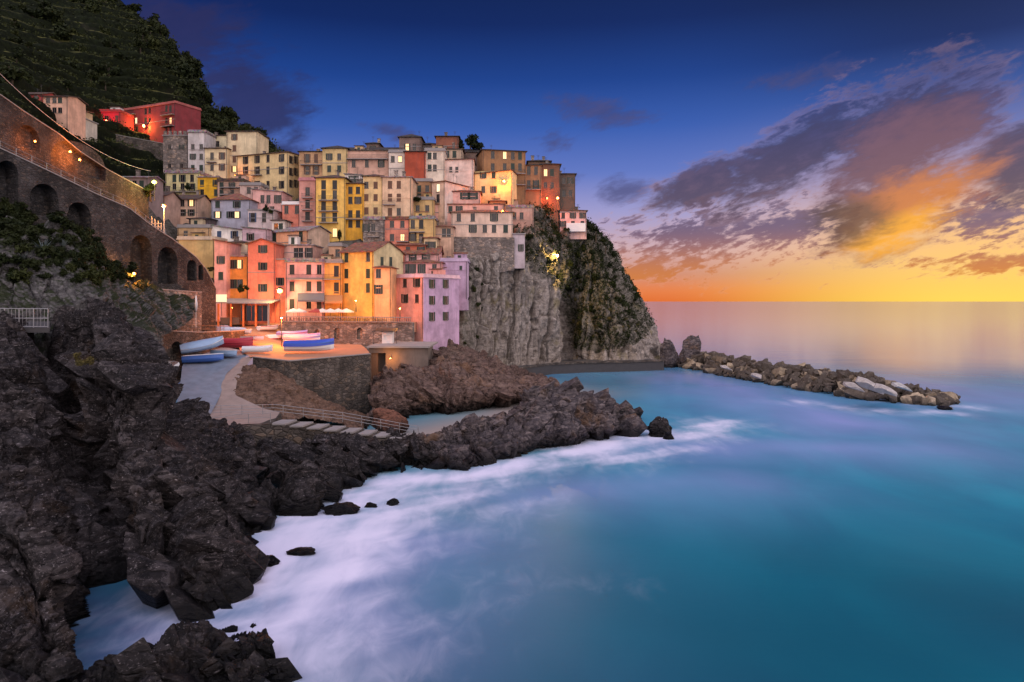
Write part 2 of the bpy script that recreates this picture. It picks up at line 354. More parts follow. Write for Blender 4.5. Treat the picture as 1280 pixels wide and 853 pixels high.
def rockmat(name, dark, mid, light, vein=0.3, veincol=(.34, .31, .30), strat=(0.5, 0.9, 0.0), moss=None, ochre=None, wet=True, sc=1.0, blk=.5, bsc=1.0):
    def fn(t, b):
        p = pos(t); n = t.noise(p, 0.22*sc, 6, 0.65, 0.3); n2 = t.noise(p, 1.5*sc, 8, 0.72, 0.6); n3 = t.noise(p, 6.0*sc, 6, 0.7)
        st = t.noise(t.mapping(p, (0.7, 0.7, 3.4), strat), 0.8*sc, 6, 0.7, 0.5)
        wn = t.n.new('ShaderNodeTexNoise'); wn.inputs['Scale'].default_value = .7*sc; wn.inputs['Detail'].default_value = 5; t.l.new(p, wn.inputs['Vector'])
        wm = t.n.new('ShaderNodeVectorMath'); wm.operation = 'MULTIPLY_ADD'; t.l.new(wn.outputs['Color'], wm.inputs[0]); wm.inputs[1].default_value = (.9/sc, .9/sc, .9/sc); t.l.new(p, wm.inputs[2])
        pv = t.mapping(wm.outputs[0], (1, 1, 2.4), strat)
        vb = t.voro(pv, .40*sc*bsc, 'F1', 0, 'MANHATTAN'); vs = t.voro(pv, 1.5*sc*bsc, 'F1', 0, 'MANHATTAN'); vt = t.n.new('ShaderNodeSeparateColor'); t.l.new(t.voro(pv, 1.5*sc*bsc, 'F1', 1, 'MANHATTAN'), vt.inputs[0])
        ce = t.m('ADD', t.voro(pv, .40*sc*bsc, 'DISTANCE_TO_EDGE', 0), t.sstep(t.noise(p, .5*sc, 4, .6), .42, .6, .09, 0))
        k = t.mix(t.sstep(n2, .32, .68), dark, mid)
        k = t.mix(t.mul(t.sstep(vt.outputs[0], .5, 1.0, 0, blk), t.sstep(n, .38, .62, .25, 1)), k, light)
        k = t.mix(t.sstep(st, .5, .78, 0, .85), k, light)
        if ochre: k = t.mix(t.sstep(n, .54, .68, 0, .8), k, ochre)
        f = t.noise(t.mapping(p, (1, 1, 2.2), strat), 1.1*sc, 5, 0.6, 2.2)
        vn = t.m('ABSOLUTE', t.sub(f, 0.5)); k = t.mix(t.mul(t.sstep(vn, 0.0, 0.016, 1, 0), t.sstep(n3, .5, .64, 0, vein)), k, veincol)
        if moss:
            nz = t.sep(t.n.new('ShaderNodeNewGeometry').outputs['Normal'])[2]
            k = t.mix(t.mul(t.sstep(t.add(nz, t.mul(t.sub(n, .5), 1.6)), .45, .85), t.sstep(t.sep(p)[2], 6, 16)), k, moss)
        fl = t.noise(t.mapping(p, (1, 1, 3.6), strat), 1.5*sc, 6, .7, 1.2); k = t.mix(t.mul(t.sstep(fl, .62, .70), t.sstep(n, .35, .6, .1, vein)), k, veincol)
        k = t.mix(t.sstep(ce, 0.0, .06, blk*1.2, 0), k, tuple(c*.35 for c in dark))
        b.inputs['Roughness'].default_value = 0.82; b.inputs['Specular IOR Level'].default_value = .18
        if wet:
            zz = t.add(t.sep(p)[2], t.mul(t.sub(n2, .5), 2.0)); wf = t.sstep(zz, 0.2, 2.6, 1, 0)
            k = t.mix(wf, k, tuple(c*.32 for c in dark)); t.set(b.inputs['Roughness'], t.mix(wf, (.8, .8, .8), (.38, .38, .38)))
        if name == 'rock_cliff':
            at = t.n.new('ShaderNodeAttribute'); at.attribute_name = 'veg'
            k = t.mix(t.mul(at.outputs['Fac'], t.sstep(n2, .3, .55, .95, .45)), k, (.020, .024, .009))
            sk = t.noise(t.mapping(p, (.9, .9, .05)), 1.0, 6, .65, .4); k = t.mix(t.sstep(sk, .54, .66, 0, .7), k, (.045, .040, .040))
        t.set(b.inputs['Base Color'], k)
        h = t.add(t.add(t.mul(n2, .8), t.add(t.mul(n3, 0.2), t.mul(st, .75))), t.add(t.mul(vb, -1.5*blk), t.add(t.mul(vs, -.5*blk), t.sstep(ce, 0, .08, -.8*blk, 0)))); t.set(b.inputs['Normal'], t.bump(h, 0.5 if name == 'rock_cliff' else 0.9, 0.3))
    return mat(name, fn)
def leafmat(name, a, b_):
    def fn(t, b):
        p = pos(t); n = t.noise(p, 0.9, 4, 0.6); oi = t.n.new('ShaderNodeObjectInfo').outputs['Random']
        k = t.mix(t.sstep(n, .3, .7), a, b_); k = t.mix(t.mul(oi, .35), k, (b_[0]*1.25, b_[1]*1.0, b_[2]*.8))
        t.set(b.inputs['Base Color'], k); b.inputs['Roughness'].default_value = 0.7; b.inputs['Specular IOR Level'].default_value = .15
    return mat(name, fn)
def emit(name, col, s):
    def fn(t, b):
        t.set(b.inputs['Base Color'], (.8, .7, .5)); t.set(b.inputs['Emission Color'], col); b.inputs['Emission Strength'].default_value = s
    return mat(name, fn)

M_rock = rockmat('rock_dark', (.0045, .0038, .0045), (.024, .0195, .0205), (.135, .115, .118), .95, (.42, .37, .38), ochre=(.036, .021, .012))
M_rockpen = rockmat('rock_slabs', (.022, .019, .023), (.090, .074, .080), (.31, .25, .24), .45, (.36, .31, .29), strat=(.9, .5, .4), ochre=(.13, .075, .045))
M_rockprom = rockmat('rock_promontory', (.045, .028, .024), (.155, .098, .082), (.29, .20, .165), .4, (.4, .35, .32), strat=(.4, .6, .2), moss=(.03, .035, .012), ochre=(.20, .11, .07))
M_cliff = rockmat('rock_cliff', (.11, .092, .082), (.34, .29, .255), (.47, .41, .37), .5, (.5, .47, .45), strat=(1.35, .25, .1), ochre=(.19, .155, .085), sc=.7, blk=.14, bsc=.7)
M_slope = rockmat('rock_band', (.03, .028, .03), (.11, .105, .105), (.24, .225, .225), .3, (.4, .38, .38), strat=(.2, .4, 0), moss=(.02, .026, .010), wet=False)
M_earth = rockmat('earth_green', (.010, .013, .006), (.028, .034, .013), (.052, .055, .022), .1, (.1, .1, .07), strat=(0, 0, 0), wet=False)
M_village = rockmat('village_ground', (.03, .028, .022), (.10, .09, .075), (.18, .16, .14), .1, wet=False)
M_stone = masonry('stone_wall', (.070, .064, .064), (.036, .033, .032), 1.9, .6)
M_stone2 = masonry('stone_dark', (.12, .10, .088), (.04, .035, .032), 1.25)
M_stoneP = masonry('stone_pale', (.30, .25, .225), (.14, .115, .10), 1.3)
M_conc = plain('concrete', (.26, .235, .23), .85, 0, .25, 1.2, .3)
M_concd = plain('concrete_dark', (.05, .046, .048), .85, 0, .3, 1.2, .3)
M_pave = plain('paving', (.42, .20, .115), .8, 0, .3, .8, .3)
M_slip = plain('slipway', (.17, .205, .26), .7, 0, .45, .8, .5)
M_metal = plain('rail_metal', (.30, .29, .30), .5, .6, .1)
M_iron = plain('iron', (.05, .048, .05), .5, .5, .1)
M_pole = plain('pole_white', (.55, .52, .5), .5, .1, .1)
M_wood = plain('wood', (.13, .075, .045), .7, 0, .3, 4)
M_bark = plain('bark', (.05, .036, .026), .9, 0, .3, 3)
M_leafd = leafmat('leaves_dark', (.005, .009, .003), (.021, .030, .008))
M_leafm = leafmat('leaves_mid', (.011, .019, .005), (.038, .048, .013))
M_leafy = leafmat('leaves_yellow', (.05, .048, .016), (.12, .10, .035))
M_agave = leafmat('leaves_agave', (.06, .08, .085), (.13, .16, .16))
M_white = plain('paint_white', (.72, .69, .68), .6, 0, .1)
M_canvas = plain('canvas_white', (.66, .60, .60), .8, 0, .12, 2)
def _glass(t, b):
    t.set(b.inputs['Base Color'], (.012, .013, .017)); b.inputs['Roughness'].default_value = 0.12
M_pane = mat('pane_dark', _glass)
M_lit = emit('pane_lit', (1.0, .50, .15), 1.5)
M_litw = emit('pane_lit_white', (1.0, .72, .42), 1.3)
M_frameW = plain('frame_dark', (.16, .13, .11), .7, 0, .1)
SHUT = {'g': plain('shutter_green', (.018, .036, .026), .6, 0, .25), 'b': plain('shutter_brown', (.12, .055, .030), .6, 0, .25),
        'n': plain('shutter_navy', (.03, .06, .13), .6, 0, .25), 'd': plain('shutter_dark', (.022, .022, .022), .6, 0, .25)}
T_red = rooftile('tile_red', (.21, .085, .052)); T_brown = rooftile('tile_brown', (.085, .050, .038)); T_grey = rooftile('tile_grey', (.25, .20, .20))
T_dark = rooftile('tile_dark', (.04, .032, .030))

# ------------------------------------------------------------------ the sea
def polyline(pts, step):
    out = []
    for a, b in zip(pts[:-1], pts[1:]):
        a, b = np.array(a, float), np.array(b, float); n = max(1, int(np.linalg.norm(b-a)/step))
        out += [a+(b-a)*k/n for k in range(n)]
    out.append(np.array(pts[-1], float)); return np.array(out)
def build_sea():
    geo = lambda s, e, n: np.geomspace(s, e, n)
    xs = np.concatenate([-geo(110, 90000, 26)[::-1], np.arange(-60, 120, .8), geo(120.5, 90000, 26)])
    ys = np.concatenate([-geo(20, 90000, 12)[::-1], np.arange(-10, 20, 5.0), np.arange(20, 250, .7), geo(251, 90000, 44)])
    X, Y = np.meshgrid(xs, ys); g = np.stack([X, Y, np.zeros_like(X)], -1)
    o = gridmesh('sea', g, None); me = o.data
    p = g.reshape(-1, 3); near = (np.abs(p[:, 0]) < 170) & (p[:, 1] > 5) & (p[:, 1] < 420); q = p[near]
    def field(lines):
        f = np.zeros(len(q))
        for pts, r, k in lines:
            w = polyline([tuple(S(a, b))[:2] for a, b in pts], 1.5)
            d = np.full(len(q), 1e9)
            for c in w: d = np.minimum(d, (q[:, 0]-c[0])**2+(q[:, 1]-c[1])**2)
            f = np.maximum(f, k*np.exp(-(np.sqrt(d)/(r*1.08))**1.3))
        return f
    foam = field([([(320, 830), (305, 760), (330, 710), (395, 650), (445, 622), (500, 600)], 5.5, 1.0),
                  ([(400, 740), (440, 690), (500, 640), (560, 615)], 7.5, .8),
                  ([(500, 600), (590, 600), (700, 568), (790, 548)], 5.5, .95), ([(640, 590), (760, 575), (840, 560)], 5.0, .6),
                  ([(800, 548), (850, 545), (900, 530)], 5.5, .85),
                  ([(820, 540), (828, 545)], 4.0, 1.0), ([(990, 502), (1090, 514), (1190, 516)], 5.0, .55), ([(1120, 500), (1210, 510)], 6.0, .5),
                  ([(110, 775), (150, 790), (190, 800)], 1.5, .32), ([(320, 800), (420, 720)], 6.5, .55), ([(330, 850), (380, 800)], 4, .3),
                  ([(560, 740), (700, 720), (800, 740)], 3.5, .22), ([(940, 455), (1010, 470)], 4, .2), ([(720, 462), (800, 460)], 1.6, .35)])
    aer_sheen = field([([(860, 470), (960, 500), (1060, 530)], 17, .75), ([(860, 560), (1000, 560), (1150, 560)], 11, .6), ([(640, 620), (760, 610), (900, 600)], 9, .5),  # aerated water, with the sky's pale reflection painted into its colour
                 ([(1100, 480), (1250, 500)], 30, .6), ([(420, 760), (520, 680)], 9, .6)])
    shal = field([([(530, 545), (560, 538), (620, 522), (660, 508)], 9.0, 1.0), ([(690, 488), (720, 492)], 7.0, .8), ([(525, 550), (540, 548)], 3, 1.0), ([(715, 480), (790, 474)], 8, -.0)])
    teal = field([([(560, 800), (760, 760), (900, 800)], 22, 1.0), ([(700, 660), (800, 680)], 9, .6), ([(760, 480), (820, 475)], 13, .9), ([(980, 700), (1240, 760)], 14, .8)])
    deep = field([([(95, 745), (140, 775), (195, 800)], 4.0, 1.0), ([(90, 790), (120, 820)], 3.5, 1.0), ([(1150, 830), (1290, 790)], 17, .55), ([(560, 860), (1000, 856)], 7, .5)])  # cove's shade painted as near-black navy water; bottom and right corner darkened likewise
    n = fbm(q/9.0*np.array((1, .55, 1)), 4, 3); n2 = fbm(q/3.2*np.array((1, .45, 1)), 4, 8)
    lon = fbm(np.stack([(q[:, 0]*.82+q[:, 1]*.57)/16., (q[:, 1]*.82-q[:, 0]*.57)/3.2, q[:, 2]], -1), 5, 21); foam = np.clip(foam*.92*(1+0.8*n+0.4*n2+.55*lon), 0, 1)
    for nm, val in (('foam', foam), ('aer_sheen', np.clip(aer_sheen*(1+.4*n), 0, 1)), ('shal', shal), ('teal', teal), ('deep', deep)):
        a = me.attributes.new(nm, 'FLOAT', 'POINT'); full = np.full(len(p), .5 if nm == 'aer_sheen' else 0, np.float32); full[near] = val if nm != 'aer_sheen' else np.maximum(val, .5*np.clip((q[:, 1]-110)/120, 0, 1)); a.data.foreach_set('value', full)
    def fn(t, b):
        at = lambda k: (lambda nn: (setattr(nn, 'attribute_name', k), nn.outputs['Fac'])[1])(t.n.new('ShaderNodeAttribute'))
        p_ = pos(t); nz = t.noise(t.mapping(p_, (.10, .045, 1)), 1.0, 6, .6, .5); nf = t.noise(t.mapping(p_, (.5, .22, 1)), 1.0, 7, .62, .8)
        base = t.mix(t.sstep(nz, .3, .7), (.001, .185, .295), (.003, .265, .375))
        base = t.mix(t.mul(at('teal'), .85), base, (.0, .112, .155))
        base = t.mix(t.mul(at('deep'), .9), base, (.004, .022, .060)); base = t.mix(t.mul(at('aer_sheen'), .8), base, (.33, .35, .70))
        base = t.mix(t.mul(at('shal'), .9), base, (.40, .30, .25))
        fo = t.sstep(t.add(at('foam'), t.mul(t.sub(nf, .5), .6)), .10, 1.05)
        fo = t.mul(fo, t.sstep(at('foam'), .02, .2))
        base = t.mix(t.mul(fo, .96), base, (.74, .71, .88))
        t.set(b.inputs['Base Color'], base)
        rg = t.sstep(t.sep(p_)[1], 90, 230, .40, .11); t.set(b.inputs['Roughness'], t.m('ADD', rg, t.mul(fo, .5))); b.inputs['IOR'].default_value = 1.33
        t.set(b.inputs['Specular IOR Level'], t.mul(t.sstep(t.sep(p_)[1], 80, 220, .16, .5), t.m('SUBTRACT', 1.0, t.mul(fo, .8))))
        sw = t.noise(t.mapping(p_, (.06, .14, 1)), 1.0, 5, .55, .4)
        t.set(b.inputs['Normal'], t.bump(sw, .10, .5))
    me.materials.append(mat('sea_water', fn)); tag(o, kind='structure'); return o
build_sea()

# ------------------------------------------------------------------ land: shore rocks, slopes, headland, hill
def st(o): return tag(o, kind='structure')
rows = [
 [(-260, 800, 40), (-60, 790, 40), (92, 768), (190, 800), (262, 800), (292, 752), (326, 700), (392, 646), (440, 617), (490, 597), (560, 588)],
 [(-260, 700, 44), (-60, 690, 44), (88, 680, 46), (178, 715, 42.5), (248, 720, 43.5), (272, 700, 47), (302, 662, 53), (372, 612, 63), (420, 596, 69), (480, 580, 75), (545, 570, 79)],
 [(-260, 600, 48), (-60, 590, 48), (84, 600, 51), (165, 628, 47), (232, 628, 48.5), (262, 625, 54), (300, 610, 61), (360, 585, 69), (412, 572, 74), (474, 566, 79), (535, 562, 83)],
 [(-260, 500, 53), (-60, 500, 54), (80, 505, 57), (150, 520, 55), (214, 536, 58), (252, 562, 65), (300, 566, 71), (352, 566, 76), (408, 564, 79), (470, 567, 82), (530, 570, 84.5)],
 [(-260, 420, 60), (-60, 418, 61), (70, 420, 63), (132, 406, 64), (178, 440, 66), (220, 500, 73), (268, 541, 78), (330, 546, 80), (400, 552, 82), (465, 560, 84.5), (525, 567, 87)],
 [(-260, 400, 72), (-60, 398, 73), (70, 396, 74), (140, 404, 75), (184, 452, 80), (222, 520, 84), (270, 560, 83), (330, 566, 83), (400, 572, 85), (465, 580, 87), (525, 588, 89)]]
def cleft(f):                                # two deep vertical clefts run through the left-hand rock
    def g_(g):
        r = f(g); x, y = g[..., 0], g[..., 1]
        for (ax, ay, bx, by, w, d) in ((-40, 63, -25.5, 45, 1.2, 5.0), (-45, 58, -33, 42, .9, 4.5), (-31, 66, -23.5, 50, .7, 3.0), (-24, 70, -17, 56, .6, 2.2)):
            dx, dy = bx-ax, by-ay; L = math.hypot(dx, dy); dd = np.abs((x-ax)*dy-(y-ay)*dx)/L+.6*fbm(g/3., 2, 5)
            r = r-d*np.exp(-(dd/w)**2)
        return r
    return g_
o, g_main, n_main = patch('shore_rock', rows, 640, 420, cleft(rockrelief(5.2, 1.9, 11, dip=(.75, -.5, .45), led=.42)), M_rock); st(o)
rows = [[(-300, 860, 36), (-120, 870, 34), (0, 880, 32.6), (60, 874, 32.0), (82, 845, 33.0), (92, 775), (100, 760)],
        [(-300, 740, 38), (-120, 740, 37), (-20, 735, 36.5), (40, 742, 36), (70, 735, 37), (76, 708, 38.5), (86, 708, 45)],
        [(-300, 640, 40), (-120, 640, 39.5), (-30, 630, 39), (20, 632, 39.5), (50, 648, 40.5), (66, 660, 43), (80, 662, 49)],
        [(-300, 560, 44), (-120, 560, 43), (-40, 556, 43), (10, 560, 44), (40, 585, 45), (60, 610, 48), (70, 620, 54)]]
o, _, _ = patch('shore_rock', rows, 260, 240, rockrelief(3.0, .95, 23, dip=(.75, -.5, .45), led=.36), M_rock); st(o)
rows = [[(-40, 960, 27.5), (60, 960, 28), (140, 905, 30), (230, 900, 30.5), (300, 870, 32), (352, 830, 34)],
        [(-40, 885, 30), (60, 872, 30.8), (140, 852, 32.4), (225, 830, 33.4), (285, 818, 35.2), (335, 800, 37)],
        [(-40, 850, 32), (60, 856, 32.6), (150, 832, 34.6), (222, 795, 35.8), (276, 792, 37.6), (318, 795)],
        [(-40, 870, 33.2), (60, 880, 33.5), (165, 836, 36.5), (225, 812, 38), (272, 806, 39.2), (310, 790)]]
o, g_low, n_low = patch('shore_rock', rows, 260, 150, rockrelief(1.9, .55, 41), M_rock); st(o)
# tilted-slab peninsula
rows = [[(500, 602), (560, 602), (620, 592), (682, 569), (715, 563), (745, 556), (795, 545), (812, 540)],
        [(505, 582, 78), (560, 577, 78.5), (620, 565, 82), (682, 541, 88), (714, 540, 90.5), (745, 532, 93), (786, 540, 97), (806, 543, 99)],
        [(510, 566, 84), (565, 546, 85), (625, 530, 89), (682, 499, 93), (712, 508, 95), (738, 499, 97), (772, 524, 101), (800, 540, 103)],
        [(515, 560, 90), (560, 540, 91), (620, 527, 95), (678, 500, 98), (708, 508, 100), (735, 503, 102), (768, 526, 105), (796, 538, 106)],
        [(520, 565, 95), (565, 556, 98), (625, 540, 102), (680, 524, 106), (710, 522, 107.5), (740, 520, 109), (776, 522, 112), (800, 527, 112)]]
o, g_pen, n_pen = patch('rock_peninsula', rows, 420, 220, rockrelief(4.4, 1.3, 61, (1.0, .8, .45), .5, (.75, -.35, .55), .40), M_rockpen); st(o)
# reddish promontory under the pink houses
rows = [[(455, 545, 100), (480, 536), (520, 527), (580, 522), (640, 514), (685, 500), (700, 488)],
        [(458, 520, 104), (482, 508, 108), (520, 498, 113), (580, 492, 116), (640, 488, 121), (676, 486, 128), (692, 482, 138)],
        [(462, 500, 110), (488, 480, 114), (520, 466, 120), (575, 456, 124), (620, 468, 130), (660, 478, 138), (680, 477, 150)],
        [(465, 480, 118), (490, 470, 124), (522, 452, 130), (570, 444, 138), (615, 460, 146), (650, 470, 158), (672, 474, 168)],
        [(468, 470, 128), (495, 462, 134), (526, 444, 142), (570, 436, 152), (610, 452, 166), (640, 466, 180), (664, 473, 186)]]
o, g_prom, n_prom = patch('rock_promontory', rows, 360, 240, rockrelief(4.2, 1.35, 71, fine=.7), M_rockprom); st(o)
# the headland cliff that carries the village
rows = [[(515, 470, 140), (552, 476, 152), (600, 476, 166), (650, 478, 176), (701, 474, 184), (711, 468, 197), (760, 466, 190), (816, 460, 196), (834, 452, 215), (838, 448, 260)],
        [(520, 436, 146), (556, 440, 158), (600, 438, 169), (650, 432, 177), (704, 430, 185), (712, 430, 199), (762, 428, 194), (806, 430, 200), (818, 432, 218), (822, 430, 262)],
        [(526, 410, 152), (562, 400, 162), (602, 382, 169.5), (652, 376, 177), (704, 374, 184), (713, 378, 200), (760, 378, 198), (788, 384, 205), (800, 390, 222), (806, 394, 265)],
        [(534, 405, 160), (575, 356, 166.5), (610, 332, 170.5), (652, 326, 175), (694, 338, 189), (712, 338, 199), (748, 334, 202), (766, 344, 209), (776, 350, 225), (782, 356, 266)],
        [(540, 398, 168), (584, 336, 171), (613, 318, 174.5), (650, 306, 180), (684, 294, 194), (706, 292, 199), (732, 292, 204), (748, 304, 212), (758, 312, 228), (764, 320, 267)],
        [(546, 392, 176), (588, 322, 188), (622, 288, 196), (642, 252, 199), (664, 246, 201), (688, 256, 203), (712, 275, 208), (735, 285, 215), (744, 296, 230), (750, 304, 268)],
        [(550, 390, 190), (590, 320, 200), (624, 284, 206), (644, 248, 212), (664, 244, 215), (690, 250, 217), (712, 262, 220), (728, 280, 226), (738, 290, 240), (744, 300, 270)]]
def cliffrelief(g):
    wv = np.stack([fbm(g/9.0, 3, 801+k) for k in range(3)], -1); p = (g+wv*2.2)*np.array((1, 1, .17))
    a, ca = facets(p/6.0, 83, 1.0); b, cb = facets(p/2.3, 84, 1.0); c, cc = facets((g+wv)*np.array((1, 1, .4))/1.3, 85, 1.1)
    f = 2.4*a+.95*b+.20*c-.9*np.exp(-(ca/.05)**2)-.45*np.exp(-(cb/.06)**2)
    f += 1.0*fbm(g*np.array((.5, .5, .06)), 4, 95)+.18*ridged(g*np.array((1.2, 1.2, .5)), 4, 96)
    X, Y = px_of(g)
    for x0, w, d in ((598, 2.2, 2.6), (622, 1.6, 1.6), (640, 1.8, 2.2), (664, 1.5, 1.7), (686, 1.6, 2.0), (735, 1.8, 1.6), (762, 1.6, 1.5), (785, 1.6, 1.4)):
        f -= d*np.exp(-((X-x0+(Y-400)*.10-9*fbm(g/14., 3, int(x0)))/w)**2)
    f -= 5.5*np.exp(-((X-711-6*fbm(g/9., 2, 4))/7)**2)*np.clip((Y-330)/60, 0, 1)
    return f*np.clip((g[..., 2]+1)/6., .3, 1.0)
def px_of(p): return CX+F*p[..., 0]/p[..., 1], HY-F*(p[..., 2]-H)/p[..., 1]
inside = lambda X, Y, poly: np.logical_xor.reduce([((poly[i][1] > Y) != (poly[i-1][1] > Y)) & (X < (poly[i-1][0]-poly[i][0])*(Y-poly[i][1])/(poly[i-1][1]-poly[i][1]+1e-9)+poly[i][0]) for i in range(len(poly))])
o, g_head, n_head = patch('headland_cliff', rows, 500, 400, cliffrelief, M_cliff); st(o)
GREEN = [(636, 240), (668, 236), (700, 250), (742, 275), (772, 305), (800, 352), (818, 406), (796, 430), (752, 440), (716, 436), (702, 372), (688, 348), (668, 338), (650, 318)]
_X, _Y = px_of(g_head+1.5*np.stack([fbm(g_head/3., 3, 7)]*3, -1)); _v = np.maximum(inside(_X, _Y, GREEN)*1.0, .62*np.clip((604+14*fbm(g_head/6., 3, 8)-(_Y-340)*.12-_X)/8, 0, 1)).astype(np.float32).reshape(-1)  # green area, plus a partial darkening of the cliff's left part
_a = o.data.attributes.new('veg', 'FLOAT', 'POINT'); _a.data.foreach_set('value', _v)
# garden slope and rock band below the arched wall
rows = [[(-260, 520, 66), (-120, 505, 67), (0, 495, 67), (60, 490, 68), (130, 480, 72), (172, 470, 82), (192, 458, 91)],
        [(-260, 440, 70), (-120, 425, 71), (0, 415, 72), (60, 412, 73), (130, 412, 76), (178, 424, 84), (202, 428, 94)],
        [(-260, 400, 72), (-120, 396, 73), (0, 394, 74), (60, 392, 76), (128, 396, 80), (180, 405, 90), (218, 414, 102)],
        [(-260, 340, 76), (-120, 346, 77), (0, 346, 78), (60, 346, 80), (120, 352, 85), (165, 380, 96), (236, 402, 110)],
        [(-260, 280, 79), (-120, 290, 80), (0, 300, 81), (60, 305, 84), (112, 318, 89), (150, 350, 101), (245, 380, 116)],
        [(-260, 230, 81), (-120, 245, 82), (0, 262, 85), (60, 278, 89), (106, 296, 95), (142, 340, 107), (240, 370, 121)]]
o, g_gard, n_gard = patch('garden_slope', rows, 300, 220, rockrelief(3.6, .9, 97, fine=.6), M_slope); st(o)
# the terraced hill behind
rows = [[(-330, 130, 88), (-150, 150, 92), (0, 190, 104), (100, 232, 132), (185, 262, 160), (250, 262, 190), (320, 262, 215), (420, 262, 235)],
        [(-330, 90, 110), (-150, 95, 120), (0, 122, 138), (100, 172, 180), (180, 196, 214), (255, 190, 232), (330, 205, 245), (420, 235, 252)],
        [(-330, 10, 170), (-150, 30, 180), (0, 80, 200), (100, 118, 232), (185, 138, 248), (246, 160, 256), (320, 185, 262), (420, 225, 268)],
        [(-330, -60, 230), (-150, -40, 240), (0, 20, 258), (100, 62, 268), (190, 86, 276), (243, 124, 278), (288, 170, 280), (400, 218, 284)],
        [(-330, -220, 330), (-150, -130, 335), (0, -60, 335), (110, -14, 332), (192, 40, 318), (236, 88, 306), (264, 141, 298), (385, 208, 296)],
        [(-330, -260, 420), (-150, -170, 420), (0, -90, 410), (110, -20, 400), (200, 52, 372), (246, 112, 345), (278, 174, 330), (380, 214, 320)]]
def hillrelief(g):
    z = g[..., 2]; stp = 5.2; w = z/stp+.35*fbm(g/40., 3, 5); fr = w-np.floor(w)
    terr = (np.clip((fr-.5)*4, -.5, .5)-(fr-.5))*stp*.85
    m = np.clip((240-np.abs(g[..., 0]*1.0))/100, 0, 1)*np.clip((-70-g[..., 0])/25, 0, 1)
    return terr*m+2.6*fbm(g/22., 4, 15)+.7*fbm(g/4., 3, 19)
def hillmat(t, b):
    p = pos(t); n = t.noise(p, .05, 5, .65, .4); n2 = t.noise(p, .6, 6, .7); nz = t.sep(t.n.new('ShaderNodeNewGeometry').outputs['Normal'])[2]
    k = t.mix(t.sstep(n2, .3, .7), (.003, .0045, .002), (.010, .014, .005))
    k = t.mix(t.mul(t.sstep(n, .40, .58), t.sstep(nz, .78, .93, 0, .95)), k, (.095, .092, .026))
    k = t.mix(t.sstep(n, .62, .70, 0, .5), k, (.026, .023, .018))
    t.set(b.inputs['Base Color'], k); b.inputs['Roughness'].default_value = .9; b.inputs['Specular IOR Level'].default_value = .1; t.set(b.inputs['Normal'], t.bump(n2, .8, .6))
o, g_hill, n_hill = patch('hill', rows, 300, 300, hillrelief, mat('hill_ground', hillmat)); st(o)

# ------------------------------------------------------------------ houses
WIN = {}
def window_meshes(w, h, style, sh):
    key = (round(w, 1), round(h, 1), style, sh)
    if key in WIN: return WIN[key]
    w, h = key[0], key[1]
    f = MB(); t = .07
    f.box((-w/2, .07, 0), (-w/2+t, .15, h)); f.box((w/2-t, .07, 0), (w/2, .15, h)); f.box((-w/2+t, .07, 0), (w/2-t, .15, t)); f.box((-w/2+t, .07, h-t), (w/2-t, .15, h)); f.box((-.03, .08, t), (.03, .14, h-t))
    f.box((-w/2-.08, -.10, -.09), (w/2+.08, .06, -.002))
    p = MB(); p.box((-w/2+t, .10, t), (w/2-t, .12, h-t))
    ss = None
    if style == 'o':
        ss = []; hw = w*.36
        for q in (-1, 1):
            s = MB(); ss.append(s)
            x0 = q*(w/2+.02); x1 = q*(w/2+hw)
            s.box((min(x0, x1), -.06, 0), (max(x0, x1), -.012, h))
            for k in range(1, int(h/.3)): s.box((min(x0, x1)+.06, -.078, k*.3), (max(x0, x1)-.06, -.061, k*.3+.16))
    elif style == 'c':
        ss = []
        for q in (-1, 1):
            s = MB(); ss.append(s)
            x0, x1 = (-w/2, -.012) if q < 0 else (.012, w/2)
            s.box((x0, -.02, .01), (x1, .03, h-.01))
            for k in range(0, int(h/.28)): s.box((x0+.06, -.038, k*.28+.07), (x1-.06, -.021, k*.28+.2))
    s = ss
    WIN[key] = (f.mesh('window'), p.mesh('pane'), [q.mesh('shutter') for q in s] if s else [])
    WIN[key][0].materials.append(M_frameW)
    for q in WIN[key][2]: q.materials.append(SHUT[sh])
    return WIN[key]
def add_window(root, T, rot, w, h, style, sh, lit):
    fm, pm, sm = window_meshes(w, h, style, sh)
    o = link('window', fm, None, root); o.location = T; o.rotation_euler = (0, 0, rot)
    pm2 = pm
    if lit:
        k = ('lit', pm.name, lit)
        if k not in WIN: WIN[k] = pm.copy(); WIN[k].materials.clear(); WIN[k].materials.append(M_litw if lit == 'w' else M_lit)
        pm2 = WIN[k]
    elif not pm.materials: pm.materials.append(M_pane)
    q = link('pane', pm2, None, o)
    if lit: q['label'] = 'lit window pane'
    for q in sm: link('shutter', q, None, o)
